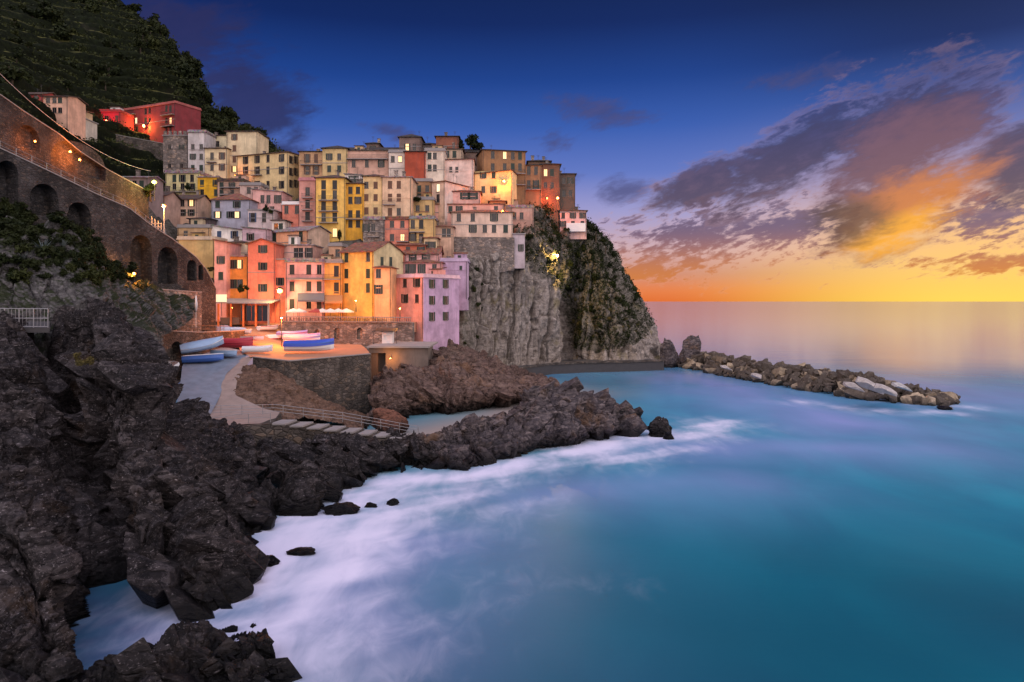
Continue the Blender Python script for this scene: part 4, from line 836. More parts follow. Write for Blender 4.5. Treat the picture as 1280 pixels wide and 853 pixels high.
house('house', 'yellow cream house lit by the orange lamp on the ridge', 592, 640, None, 213, 262, (224, 198, 140), 'shed', rows=[219, 237], cols=[604, 617, 613], Y=186, D=9, wh=1.7, skip=[(1, 2), (0, 2)], pitch=-.16, tile=T_brown, th=10, style='n', chim=0)
house('house', 'glowing orange terrace house beside the orange lamp', 612, 632, None, 252, 270, (224, 136, 84), 'flat', rows=[258], cols=[621], Y=179.5, D=5, style='n', tile=T_red, wh=1.6)
# -- top right, the brown houses on the cliff edge
house('house', 'tall brown house with a roof pergola beside the orange lamp', 603, 657, None, 190, 245, (156, 112, 76), 'hip', rows=[193.5, 209], cols=[616, 631, 641, 650], Y=194, D=9, tile=T_dark, wh=2.0, style='n', pitch=.2, th=-12, bal=[(634, 656, 217), (634, 656, 231)], lit=[((0, 1), 'o')], found=8)
house('house', 'brown house with tall windows right of the tall brown house', 656, 677, None, 207, 248, (166, 122, 88), 'flat', rows=[213, 231], cols=[661, 670], Y=197, D=8, tile=T_dark, wh=2.4, style='n', bal=[(657, 676, 237)], found=8)
house('house', 'dark umber house with a hipped roof near the end of the ridge', 676, 700, None, 206, 253, (112, 84, 66), 'hip', rows=[216, 232], cols=[682, 690], Y=199, D=9, tile=T_dark, wh=2.0, style='n', pitch=.3, found=8)
house('house', 'last dark grey house at the right end of the ridge', 699, 719, None, 218, 262, (98, 84, 74), 'hip', rows=[226, 242], cols=[705, 713], Y=202, D=8, tile=T_dark, wh=1.8, style='n', pitch=.25, found=8)
house('house', 'lone pink house with a white balcony on the cliff at the far right', 698, 733, 738, 264, 292, (214, 172, 166), 'hip', rows=[269.5, 280], cols=[704, 716, 728], Y=199, D=8, tile=T_brown, wh=1.6, sh='d', style='c', found=1.6, pitch=.2)
_b = MB(); _c0, _c1 = P(708, 284, 197.6), P(732, 284, 197.6); _b.box((_c0.x, _c0.y, _c0.z-1.2), (_c1.x, _c0.y+1.3, _c0.z+1.1)); lone = BASES[-1][0]
bo = _b.build('balcony', M_white, lone); bo.matrix_parent_inverse = Matrix.Translation(lone.location).inverted()
house('house', 'dark slate roofed attic between the two tower houses on the skyline', 526, 546, None, 181, 192, (112, 96, 92), 'hip', rows=[186], cols=[532, 540], Y=201, D=6, tile=T_dark, style='n', wh=1.2, pitch=.4, found=9)
house('house', 'small brown attic rising behind the dark umber house on the ridge', 660, 688, None, 202, 214, (120, 92, 74), 'hip', rows=[208], cols=[668, 678], Y=205, D=6, tile=T_dark, style='n', wh=1.3, pitch=.3, found=9)
house('house', 'small dark attic with a chimney behind the mauve house on the ridge', 458, 474, None, 180, 190, (126, 104, 96), 'hip', rows=[185], cols=[466], Y=201, D=6, tile=T_dark, style='n', wh=1.1, pitch=.4, found=9, chim=1)
house('house', 'low cream house tucked between the rose gallery house and the tan house', 530, 546, None, 298, 320, (214, 186, 148), 'flat', rows=[306], cols=[534, 540], Y=164.5, D=5, tile=T_red, style='n', wh=1.4)
house('house', 'narrow white house squeezed between the salmon house and the wide peach house', 340, 356, None, 276, 296, (220, 206, 196), 'flat', rows=[283], cols=[345, 351], Y=169, D=5, tile=T_brown, style='n', wh=1.4)
# -- hillside houses on the left
house('house', 'long dark red building with a street lamp on the hillside', 148, 219, 251, 129, 171, RED, 'flat', rows=[136, 151, 162], cols=[157, 170, 182, 187, 208, 213], Y=226, D=None, th=24, wh=2.0, style='n', tile=plaster((176, 96, 90)), bal=[(152, 170, 144), (203, 218, 144), (203, 218, 158)], lit=[((1, 1), 'w')], found=8, skip=[(2, 2), (0, 1)])
house('house', 'lower red wing of the dark red building with a red lit door', 106, 150, None, 140, 171, (146, 40, 56), 'flat', rows=[148, 157], cols=[111, 127, 133, 146], Y=222, D=8, wh=1.7, style='n', lit=[((1, 2), 'o')], found=8, tile=plaster((150, 60, 62)))
house('house', 'rust red small house on the hillside at the upper left', 27, 53, None, 118, 146, (176, 70, 66), 'ridge', rows=[123, 136], cols=[45], Y=168, D=7, tile=T_brown, wh=1.4, style='n', found=8)
house('house', 'pale peach small house right of the rust red hillside house', 53, 85, None, 121, 148, (224, 178, 152), 'ridge', rows=[125, 138], cols=[60, 68, 75], Y=168.3, D=7, tile=T_brown, wh=1.3, style='n', found=8, pitch=.2)
house('house', 'low whitewashed hut below the peach hillside house', 76, 104, None, 148, 166, (206, 196, 180), 'flat', rows=[154], cols=[88, 97], Y=178, D=6, wh=1.3, ww=.8, style='n', found=8, parapet=False)
house('house', 'row of low grey houses along the upper path', 138, 185, None, 222, 250, (150, 134, 132), 'ridge', rows=[230, 238], cols=[150, 159, 168, 177], Y=160, D=7, tile=T_grey, wh=1.5, style='n', found=8, pitch=.2)

# ground under the village, following the feet of the houses
def village_ground():
    xs = np.arange(-84, 30, 1.1); ys = np.arange(146, 246, 1.1); X, Y = np.meshgrid(xs, ys)
    pts, zs, lim = [], [], []
    for root, W, D, h, zb in BASES:
        if root.location.x < -93: continue
        a = root.rotation_euler.z; c, s_ = math.cos(a), math.sin(a); cx, cy = root.location.x, root.location.y
        for fx in (-.5, -.17, .17, .5):
            for fy, dz in ((-.5, 0), (.5, min(.35*h, 5))):
                lx, ly = fx*W, fy*D; pts.append((cx+lx*c-ly*s_, cy+lx*s_+ly*c)); zs.append(zb+dz)
        lim.append((cx, cy, c, s_, W, D, h, zb))
    pts = np.array(pts); zs = np.array(zs)
    num = np.zeros_like(X); den = np.zeros_like(X)
    for (a, b), z in zip(pts, zs):
        w = 1/(((X-a)**2+(Y-b)**2)+4.0)**1.6; num += w*z; den += w
    Z = num/den-.4+.5*fbm(np.stack([X, Y, X*0], -1)/5., 3, 3)
    for cx, cy, c, s_, W, D, h, zb in lim:
        lx = (X-cx)*c+(Y-cy)*s_; ly = -(X-cx)*s_+(Y-cy)*c
        Z = np.where((np.abs(lx) < W/2+1.2) & (ly < D/2) & (ly > -D/2-2.4), np.minimum(Z, zb+np.clip(ly+D/2, 0, 99)*.15-.25), Z)
    # keep clear of the cliff on the right and the square in front
    Z = np.where(Y < 152, np.minimum(Z, 13.2), Z)
    edge = np.clip((X-(-25+(Y-150)*.30))/2.5, 0, 1); Z = Z*(1-edge)-4*edge
    o = gridmesh('village_slope', np.stack([X, Y, Z], -1), M_village); st(o)
village_ground()

# ------------------------------------------------------------------ walls, square, slipway, stairs
def lerp_prof(pr, s): return np.interp(s, [p[0] for p in pr], [p[1] for p in pr])
def arched_wall(name, label, cat, A, B, top, bot, arches, thick, m, rec=1.6, coping=True, zbot=None):
    """a wall on the plan line A-B (x, y); top, bot and arches are photo pixels carried onto that plane"""
    A, B = Vector((*A, 0)), Vector((*B, 0)); Ln = (B-A).length; d = (B-A)/Ln; nrm = Vector((d.y, -d.x, 0))
    if nrm.dot(-A) < 0: nrm = -nrm
    def sz(px, py):
        k = (px-CX)/F; s_ = (k*A.y-A.x)/(d.x-k*d.y); Y = A.y+s_*d.y; return s_, H+(HY-py)/F*Y
    tp = [sz(*q) for q in top]; bt = [sz(*q) for q in bot]
    ar = []
    for (xa, xb, yt, yb) in arches:
        s0, s1 = sz(xa, yt)[0], sz(xb, yt)[0]; zt = sz((xa+xb)/2, yt)[1]; zb = sz((xa+xb)/2, yb)[1]; ar.append((min(s0, s1), max(s0, s1), zb, zt))
    ss = set(np.linspace(0, Ln, max(2, int(Ln/.8)+1)).tolist())
    for s0, s1, zb, zt in ar: ss |= set(np.linspace(s0, s1, 13).tolist())
    ss = sorted(ss); mb = MB()
    def X(s_, z, dep=0.0): p = A+d*s_-nrm*dep; return (p.x, p.y, z)
    def at(s_, a):
        s0, s1, zb, zt = a; u = min(1, abs((s_-(s0+s1)/2)/((s1-s0)/2))); sp = zt-min((s1-s0)/2, (zt-zb)*.6); return sp+(zt-sp)*math.sqrt(max(0, 1-u*u))
    for a_, b_ in zip(ss[:-1], ss[1:]):
        za, zb_ = float(lerp_prof(tp, a_)), float(lerp_prof(tp, b_)); ba, bb = float(lerp_prof(bt, a_)), float(lerp_prof(bt, b_)); mid = (a_+b_)/2
        w = [a for a in ar if a[0] < mid < a[1]]
        if w:
            a = w[0]; ta, tb = at(a_, a), at(b_, a); lo = a[2]
            mb.poly([X(a_, ta), X(b_, tb), X(b_, zb_), X(a_, za)])
            if lo > ba+.02: mb.poly([X(a_, ba), X(b_, bb), X(b_, lo), X(a_, lo)])
            mb.poly([X(a_, ta), X(a_, ta, rec), X(b_, tb, rec), X(b_, tb)]); mb.poly([X(a_, lo), X(b_, lo), X(b_, lo, rec), X(a_, lo, rec)])
            mb.poly([X(a_, lo, rec), X(b_, lo, rec), X(b_, tb, rec), X(a_, ta, rec)])
        else: mb.poly([X(a_, ba), X(b_, bb), X(b_, zb_), X(a_, za)])
        mb.poly([X(a_, za), X(b_, zb_), X(b_, zb_, thick), X(a_, za, thick)]); mb.poly([X(a_, ba, thick), X(b_, bb, thick), X(b_, zb_, thick), X(a_, za, thick)])
    for s0, s1, zb, zt in ar:
        for q in (s0, s1):
            zq = at(q, (s0, s1, zb, zt)); mb.poly([X(q, zb), X(q, zb, rec), X(q, zq, rec), X(q, zq)])
    for q, pr in ((0, 0), (Ln, -1)):
        zt, zb = float(lerp_prof(tp, q)), float(lerp_prof(bt, q)); mb.poly([X(q, zb), X(q, zb, thick), X(q, zt, thick), X(q, zt)])
    base = A+(B-A)/2; zb = min(z for _, z in bt); root = empty(name, (base.x, base.y, zb)); tag(root, label, cat)
    mb.v = [(v[0]-base.x, v[1]-base.y, v[2]-zb) for v in mb.v]
    mb.build('wall', m, root)
    if coping:
        c = MB()
        for a_, b_ in zip(ss[:-1], ss[1:]):
            za, zb_ = float(lerp_prof(tp, a_))+.004, float(lerp_prof(tp, b_))+.004
            q = [X(a_, za, -.1), X(b_, zb_, -.1), X(b_, zb_, .45), X(a_, za, .45)]; c.hexa(q, [(p[0], p[1], p[2]+.14) for p in q])
        c.v = [(v[0]-base.x, v[1]-base.y, v[2]-zb) for v in c.v]; c.build('coping', M_conc, root)
    path = [X(s_, float(lerp_prof(tp, s_)), .3) for s_ in np.linspace(0, Ln, 60)]
    return root, path
def railing(label, pts, h=1.0, every=1.6, rails=(1.0, .55), r=.028, m=None, fill=0, group=None):
    pts = [Vector(p) for p in pts]; base = pts[0]; root = empty('railing', base); tag(root, label, 'railing', group)
    seg = [(a-b).length for a, b in zip(pts[1:], pts[:-1])]; cum = np.concatenate([[0], np.cumsum(seg)])
    def at(s_): return Vector([float(np.interp(s_, cum, [p[i] for p in pts])) for i in range(3)])
    n = max(1, round(cum[-1]/every))
    for k in range(min(n, 90)+1):
        p = at(cum[-1]*k/n)-base; b = MB(); b.tube([p, p+Vector((0, 0, h))], r*1.25, 6); b.build('post', m or M_metal, root)
    for q in rails:
        b = MB(); b.tube([p-base+Vector((0, 0, h*q)) for p in pts], r, 6); b.build('rail', m or M_metal, root)
    if fill:
        b = MB(); nn = int(cum[-1]/fill)
        for k in range(nn+1): p = at(cum[-1]*k/nn)-base; b.box((p.x-.012, p.y-.012, p.z+.06), (p.x+.012, p.y+.012, p.z+h*.98))
        b.build('balusters', m or M_metal, root)
    return root
def xy(px, Y): return ((px-CX)/F*Y, Y)
def sheet(name, rows, m, nu=30, nv=30, thick=.0):
    c = [[tuple(P(*e)) for e in r] for r in rows]; c = np.array(c)
    def lin_(a, n, ax):
        a = np.moveaxis(a, ax, 0); t = np.linspace(0, a.shape[0]-1, n); i = np.minimum(t.astype(int), a.shape[0]-2); u = (t-i).reshape(-1, 1, 1); return np.moveaxis(a[i]*(1-u)+a[i+1]*u, 0, ax)
    g = lin_(lin_(c, nv, 0), nu, 1); g[..., 2] += .03*fbm(g/1.5, 3, 9)
    n = normals(g); o = gridmesh(name, g, m, True, n[..., 2].mean() < 0); st(o); return o

# the big arched ramp wall on the left
_, ramp_path = arched_wall('arched_wall', 'long grey stone wall with dark arches under the sloping path at the left', 'wall', xy(-90, 82), xy(270, 125),
    [(-90, 150), (0, 186), (60, 214), (120, 243), (160, 260), (190, 283), (215, 299), (245, 322), (258, 338), (270, 362)],
    [(-90, 330), (60, 330), (160, 400), (270, 415)],
    [(-4, 23, 201, 262), (37, 74, 230, 270), (84, 114, 253, 285), (163, 190, 294, 352), (197, 222, 309, 355), (234, 246, 325, 351), (248, 254, 331, 350)], 3.5, M_stone, rec=2.2)
railing('thin metal railing along the sloping path above the arched wall', ramp_path[:46], 1.1, 2.2, (1.0, .5))
# upper wall with the lamp-lit niche
_, up_path = arched_wall('stone_wall', 'upper grey stone wall sloping down the hillside under the small pink houses', 'wall', xy(-90, 92), xy(186, 142),
    [(-90, 80), (0, 119), (30, 140), (75, 169), (100, 190), (135, 213), (186, 240)], [(-90, 260), (0, 270), (186, 300)],
    [(21, 50, 157, 186), (64, 132, 178, 218)], 2.5, M_stone, rec=1.0)
arched_wall('stone_wall', 'pale stone buttress wall under the last arches of the ramp wall', 'wall', xy(183, 108), xy(252, 119), [(183, 361), (252, 366)], [(183, 412), (252, 418)], [], 2.0, M_stoneP)
arched_wall('stone_wall', 'stone quay wall with one dark arch at the head of the slipway', 'wall', xy(180, 100), xy(306, 130), [(180, 413), (250, 416), (306, 414)], [(180, 480), (306, 470)], [(212, 229, 427, 462)], 2.5, M_stone2)
railing('wooden slat fence along the lane above the slipway arch', [P(195, 413, 103.3), P(250, 416, 115.6), P(280, 415.5, 123)], 1.15, 1.2, (1.0, .5), .04, M_wood, fill=.35)
arched_wall('stone_wall', 'mossy garden wall below the dark red building', 'wall', xy(95, 205), xy(206, 215), [(95, 168), (140, 168), (206, 180)], [(95, 220), (206, 226)], [], 2.0, M_stone2)
arched_wall('stone_wall', 'pale rubble wall under the tall cream house on the cliff', 'wall', xy(556, 172.1), xy(643, 172.1), [(556, 296), (643, 297)], [(556, 352), (643, 338)], [], 4.0, M_stoneP, coping=False)
# the square and its walls
arched_wall('stone_wall', 'tall rough stone wall holding up the boat square above the rocks', 'wall', xy(362, 100.8), xy(463, 114.5), [(362, 452), (463, 443)], [(362, 545), (463, 530)], [], 2.5, M_stone2)
arched_wall('stone_wall', 'short brown stone wall at the left corner of the boat square', 'wall', xy(316, 108.6), xy(362, 100.9), [(316, 447), (362, 452)], [(316, 480), (362, 540)], [], 1.5, M_stone2)
sheet('boat_square', [[(312, 446, 109), (362, 451.6, 101.2), (412, 447.2, 107.3), (463, 442.7, 114.9)],
      [(300, 438, 119), (350, 440, 120), (405, 437.5, 125), (458, 436, 128)],
      [(296, 424, 132), (330, 424, 134), (370, 429.5, 142), (450, 430, 143)],
      [(296, 408, 147), (324, 404, 149), (352, 404, 150), (450, 420, 152)]], M_pave)
arched_wall('terrace_wall', 'long terrace wall with small arched openings under the white parasols', 'wall', xy(350, 143.5), xy(516, 140), [(350, 403), (516, 404)], [(350, 440), (516, 450)],
    [(393, 399.5, 412, 424), (417.5, 424.5, 410, 424), (446, 453, 410, 424)], 1.2, M_stoneP, rec=.8)
b = MB(); z_ = H-26.3/900*143; b.box((-46.2, 144.6, z_-2), (-19.5, 156, z_)); st(b.build('terrace_floor', M_pave))
def balustrade():
    p0, p1 = P(352, 403, 143.1), P(514, 404, 139.7); p0.z += .16; p1.z += .16; root = empty('balustrade', p0); tag(root, 'low pale balustrade on top of the terrace wall in front of the parasols', 'balustrade'); v = p1-p0
    n = 72
    for nm, za, zb in (('base_rail', 0, .12), ('top_rail', .86, 1.0)):
        b = MB(); q = Vector((0, .12, 0)); b.hexa([Vector((0, 0, za))-q, v+Vector((0, 0, za))-q, v+Vector((0, 0, za))+q, Vector((0, 0, za))+q], [Vector((0, 0, zb))-q, v+Vector((0, 0, zb))-q, v+Vector((0, 0, zb))+q, Vector((0, 0, zb))+q]); b.build(nm, M_conc, root)
    me = MB(); me.tube([(0, 0, .12), (0, 0, .3), (0, 0, .5), (0, 0, .86)], [.05, .09, .055, .05], 6); me = me.mesh('baluster', True); me.materials.append(M_stoneP)
    for k in range(n): o = link('baluster', me, None, root); o.location = v*((k+.5)/n)
balustrade()
# slipway, path and rock between
sheet('slipway', [[(214, 532, 82), (236, 530, 84), (258, 528, 85.6)], [(222, 500, 91), (248, 498, 93), (275, 496, 95)], [(226, 474, 99), (254, 472, 101), (282, 468, 102.6)], [(228, 456, 107), (262, 451, 110), (306, 447, 110)], [(262, 432, 124), (280, 434, 122), (312, 440, 118)]], M_slip)
sheet('path', [[(236, 541, 79.5), (290, 531, 80.5), (340, 529, 81.3)], [(254, 526, 86), (292, 520, 87), (350, 515.6, 88.8)], [(266, 512, 90.8), (286, 508, 92.3), (330, 511, 92.6)], [(274, 496, 95.2), (281, 493, 96), (294, 494, 96.2)], [(277, 480, 99), (284, 478, 99.6), (296, 478, 99.6)], [(284, 464, 104.2), (294, 462, 104.7), (306, 460, 105)], [(303, 447, 110), (309, 446.5, 110), (316, 446.3, 109.3)]], plain('path_stone', (.30, .225, .195), .85, 0, .35, .9, .5), 24, 60)
rows = [[(297, 524, 91.2), (326, 524, 91), (356, 524, 91.2), (410, 526, 95), (466, 545, 102)],
        [(286, 500, 95.6), (328, 500, 95.5), (362, 502, 95.5), (410, 516, 98.5), (466, 534, 106)],
        [(290, 478, 100), (330, 477, 99.5), (364, 486, 98.5), (410, 508, 102), (466, 528, 110)],
        [(306, 458, 105.6), (332, 460, 104.2), (364, 474, 101.4), (412, 502, 106), (466, 522, 113)]]
o, _, _ = patch('rock_bank', rows, 150, 90, rockrelief(2.0, .32, 131), rockmat('rock_bank', (.06, .035, .026), (.19, .11, .075), (.30, .20, .15), .2, wet=False, blk=.3)); st(o)
def stairs():
    a, b_ = P(338, 528.2, 80.5), P(523, 551, 84.5); n = 9; root = empty('stairs', (a.x, a.y, 1.0)); tag(root, 'concrete stairs with railing stepping down over the dark rocks to the water', 'stairs')
    v = b_-a
    for k in range(n):
        m = MB(); z = a.z+v.z*(k+.3)/n; x0, x1 = a.x+v.x*k/n, a.x+v.x*(k+1)/n+.25; y = a.y+v.y*k/n
        q = [(x0, y-.2), (x1, y-.2), (x1+.5, y+2.6), (x0+.5, y+2.6)]
        m.hexa([(p[0]-a.x, p[1]-a.y, -4.0+k*.003) for p in q], [(p[0]-a.x, p[1]-a.y, z-1.18) for p in q]); m.build('step_base', M_stone2, root)
        m = MB(); q = [(x0-.05, y-.3), (x1-.28, y-.3), (x1+.2, y+2.5), (x0+.45, y+2.5)]
        m.hexa([(p[0]-a.x, p[1]-a.y, z-1.18+.003) for p in q], [(p[0]-a.x, p[1]-a.y, z-1) for p in q]); m.build('step', M_conc, root)
    railing('metal railing along the far side of the stairs to the water', [P(250, 520, 84), P(345, 518, 85.5), P(430, 528, 87.5), P(523, 545, 88)], 1.15, 2.4, (1.0, .66, .33), .03)
    railing('short metal railing on the rock edge in front of the beige path', [P(226, 541, 79), P(262, 535, 79.5), P(300, 529.5, 80.3), P(338, 528, 80.7)], 1.05, 2.2, (1.0, .55), .03)
    b = MB(); b.hexa([P(205, 560, 78.3), P(345, 560, 80), P(352, 560, 89), P(215, 560, 88)], [P(222, 542, 78.8), P(340, 529.5, 80.2), P(352, 516.8, 88.6), P(246, 529, 86)]); st(b.build('path_base', M_stone2))
stairs()
# railing and lane at the far left
b = MB(); b.hexa([P(-160, 416, 64), P(62, 416, 66), P(62, 408, 72), P(-160, 408, 70)], [P(-160, 410, 64), P(62, 410, 66), P(62, 402, 72), P(-160, 402, 70)]); st(b.build('lane', M_concd))
railing('metal mesh railing of the lane on the rocks at the left edge', [P(-140, 410, 64.4), P(0, 410, 65.4), P(60, 410, 66)], 1.75, 1.25, (1.0, .5, .06), .035, M_metal, fill=.3)
# quay along the foot of the cliff
def quay():
    pts = [S(628, 482), S(650, 474), S(690, 468), S(730, 466), S(775, 465), S(830, 463)]; root = empty('quay', (pts[2].x, pts[2].y, 0)); tag(root, 'low curved concrete quay along the foot of the grey cliff', 'quay')
    b = MB(); o = root.location
    for a, c in zip(pts[:-1], pts[1:]):
        q = [a, c, c+Vector((-3, 12, 0)), a+Vector((-4, 12, 0))]; b.hexa([(p.x-o.x, p.y-o.y, -1) for p in q], [(p.x-o.x, p.y-o.y, 2.3) for p in q])
    b.build('wall', M_concd, root)
    b = MB()
    for a, c in zip(pts[:-1], pts[1:]):
        q = [a+Vector((0, -.25, 0)), c+Vector((0, -.25, 0)), c+Vector((-.3, 1, 0)), a+Vector((-.3, 1, 0))]; b.hexa([(p.x-o.x, p.y-o.y, 2.303) for p in q], [(p.x-o.x, p.y-o.y, 2.75) for p in q])
    b.build('coping', M_stone2, root)
quay()
# boat house with its platform, kiosk and canopies
def boathouse():
    c = P(498, 476, 124); root = empty('boathouse', (c.x, c.y, c.z)); tag(root, 'low boathouse with a dark opening and an orange lit wall under a flat platform', 'boathouse')
    k = 124/900; w = 74*k; h = 41*k; L = lambda x, y, z: (x, y, z)
    b = MB(); facade(b, w, -5, h, [(.4, 2.9, .2, h-.9)], lambda x, d, z: (x-w/2, d, z), 2.4); b.poly([(w/2, 0, -5), (w/2, 8, -5), (w/2, 8, h), (w/2, 0, h)]); b.poly([(-w/2, 8, -5), (-w/2, 0, -5), (-w/2, 0, h), (-w/2, 8, h)]); b.poly([(-w/2, 8, -5), (w/2, 8, -5), (w/2, 8, h), (-w/2, 8, h)])
    b.build('wall', plaster((112, 100, 94)), root)
    b = MB(); b.box((-w/2-.3, -.5, h+.002), (w/2+.3, 14, h+.3)); b.build('platform', M_conc, root)
    b = MB(); b.box((-w/2+.45, .3, .2), (-w/2+1.5, .38, h-.95)); b.build('door', M_wood, root)
boathouse()
def kiosk():
    c = P(484, 432.5, 132); root = empty('kiosk', c); tag(root, 'small white kiosk on the platform under a dark flat canopy', 'kiosk')
    b = MB(); facade(b, 1.9, 0, 2.5, [(.35, 1.5, 1.0, 1.9)], lambda x, d, z: (x-.95, d, z), .15); b.poly([(.95, 0, 0), (.95, 1.8, 0), (.95, 1.8, 2.5), (.95, 0, 2.5)]); b.poly([(-.95, 1.8, 0), (-.95, 0, 0), (-.95, 0, 2.5), (-.95, 1.8, 2.5)]); b.poly([(-.95, 0, 2.5), (.95, 0, 2.5), (.95, 1.8, 2.5), (-.95, 1.8, 2.5)])
    b.build('booth', M_white, root)
    b = MB(); b.slab([(-2.6, -1, 2.75), (2.0, -1, 2.75), (1.6, 2.4, 3.15), (-2.2, 2.4, 3.15)], .1); b.build('canopy', M_iron, root)
    for x in (-2.4, 1.85): b = MB(); b.tube([(x, -.8, 0), (x, -.8, 2.66)], .05); b.build('post', M_iron, root)
kiosk()
def pavilion():
    Y = 145; c = P(306, 402, Y); k = Y/900; root = empty('restaurant_pavilion', c); tag(root, 'glass fronted restaurant pavilion with flat grey roof and orange posts', 'restaurant')
    w = 66*k; x0 = -w/2
    b = MB(); b.slab([(x0, -1.2, 3.9), (w/2, -1.2, 3.7), (w/2, 6, 4.5), (x0, 6, 4.7)], .22); b.build('roof', M_conc, root)
    b = MB(); b.box((x0, 5.8, -2), (w/2, 6, 4.2)); b.build('back_wall', plaster((150, 90, 60)), root)
    for i, x in enumerate(np.linspace(x0+.3, w/2-.3, 5)): b = MB(); b.box((x-.16, -.9, -1), (x+.16, -.6, 3.58)); b.build('post', plaster((226, 120, 60)) if i < 4 else M_conc, root)
    for x in np.linspace(-.6, w/2-1.6, 5): b = MB(); b.box((x, -.4, .1), (x+.95, -.34, 3.2)); b.build('glass_panel', M_pane, root)
    b = MB(); b.box((x0+.6, -.5, -.5), (-.9, -.3, .8)); b.build('counter', M_wood, root)
    s_ = P(276.5, 373, 143); o = empty('sign', s_); tag(o, 'blank pale lit sign box at the left end of the restaurant roof', 'sign'); b = MB(); b.box((-1.05, -.12, -.75), (1.05, .12, .75)); b.build('panel', emit('sign_glow', (1, .55, .32), .8), o); b = MB(); b.tube([(0, .2, -3.5), (0, .2, .7)], .06); b.build('post', M_iron, o)
pavilion()
def awning(label, x0, x1, yt, yb, Y, m, Yf):
    a, b_ = P(x0, yb, Y-Yf), P(x1, yb, Y-Yf); t0, t1 = P(x0, yt, Y), P(x1, yt, Y); root = empty('awning', (a+b_)/2); tag(root, label, 'awning'); o = root.location
    b = MB(); b.slab([a-o, b_-o, t1-o, t0-o], .06); b.build('canvas', m, root)
    b = MB(); b.hexa([a-o+Vector((0, -.03, -.4)), b_-o+Vector((0, -.03, -.4)), b_-o+Vector((0, 0, -.4)), a-o+Vector((0, 0, -.4))], [a-o+Vector((0, -.03, -.005)), b_-o+Vector((0, -.03, -.005)), b_-o+Vector((0, 0, -.005)), a-o+Vector((0, 0, -.005))]); b.build('valance', m, root)
    for p in (a, b_): b = MB(); b.tube([(p.x-o.x, p.y-o.y+.1, -3.4), (p.x-o.x, p.y-o.y+.1, -.06)], .05); b.build('post', M_iron, root)
awning('long grey awning over the door of the rose pink house', 372, 405.5, 366, 375, 149.2, plain('awning_grey', (.15, .14, .15), .8), 3.2)
awning('orange awning right of the long grey awning', 406, 428, 369, 377, 149.2, plain('awning_orange', (.42, .20, .08), .8), 3.2)
def parasol(root_label, px, Y, red=False):
    c = P(px, 0, Y); c.z = H-26.3/900*143; root = empty('parasol', c); tag(root, root_label, 'parasol', 'parasols on the terrace')
    b = MB(); b.tube([(0, 0, 0), (0, 0, 2.75)], .035); b.build('pole', M_iron, root)
    b = MB(); b.box((-.35, -.35, 0), (.35, .35, .1)); b.build('base', M_concd, root)
    b = MB(); n = 8; r = 1.55
    for k in range(n):
        a0, a1 = 2*math.pi*k/n, 2*math.pi*(k+1)/n; p0, p1 = (r*math.cos(a0), r*math.sin(a0), 2.15), (r*math.cos(a1), r*math.sin(a1), 2.15)
        b.poly([(0, 0, 2.8), p0, p1]); b.poly([(0, 0, 2.76), p1, p0]); b.poly([p0, (p0[0], p0[1], 1.95), (p1[0], p1[1], 1.95), p1])
    b.build('canopy', M_canvas if not red else plain('canvas_red', (.30, .05, .05), .8), root)
for px, Y, r_ in ((367, 145.6, 0), (374, 146.2, 0), (395, 145.4, 1), (403, 145.8, 0), (413, 145.3, 0), (423, 146, 0), (433, 145.2, 0)):
    parasol('dark red open parasol between white ones on the terrace' if r_ else 'white open parasol on the terrace behind the balustrade', px, Y, r_)
def table(px, Y):
    c = P(px, 0, Y); c.z = H-26.3/900*143; root = empty('table', c); tag(root, 'small dark table with chairs on the terrace in front of the houses', 'table', 'tables on the terrace')
    b = MB(); b.box((-.5, -.5, .7), (.5, .5, .76)); b.build('table_top', M_wood, root)
    for sx in (-1, 1):
        for sy in (-1, 1): b = MB(); b.box((sx*.42-.03, sy*.42-.03, 0), (sx*.42+.03, sy*.42+.03, .698)); b.build('leg', M_iron, root)
    for sx in (-1, 1):
        o = empty('chair', c+Vector((sx*.95, 0, 0)), R(90*sx)); tag(o, 'dark chair at a table on the terrace', 'chair', 'chairs on the terrace')
        b = MB(); b.box((-.22, -.22, .42), (.22, .22, .47)); b.build('seat', M_wood, o); b = MB(); b.box((-.22, -.22, .472), (.22, -.18, .95)); b.build('backrest', M_wood, o)
        for q in (-1, 1):
            for w in (-1, 1): b = MB(); b.box((q*.19-.02, w*.19-.02, 0), (q*.19+.02, w*.19+.02, .418)); b.build('leg', M_iron, o)
for px, Y in ((370, 144.8), (381, 145.0), (391, 144.6), (410, 144.4), (418, 145), (440, 143.6), (452, 143.4), (464, 143), (476, 142.6)): table(px, Y)

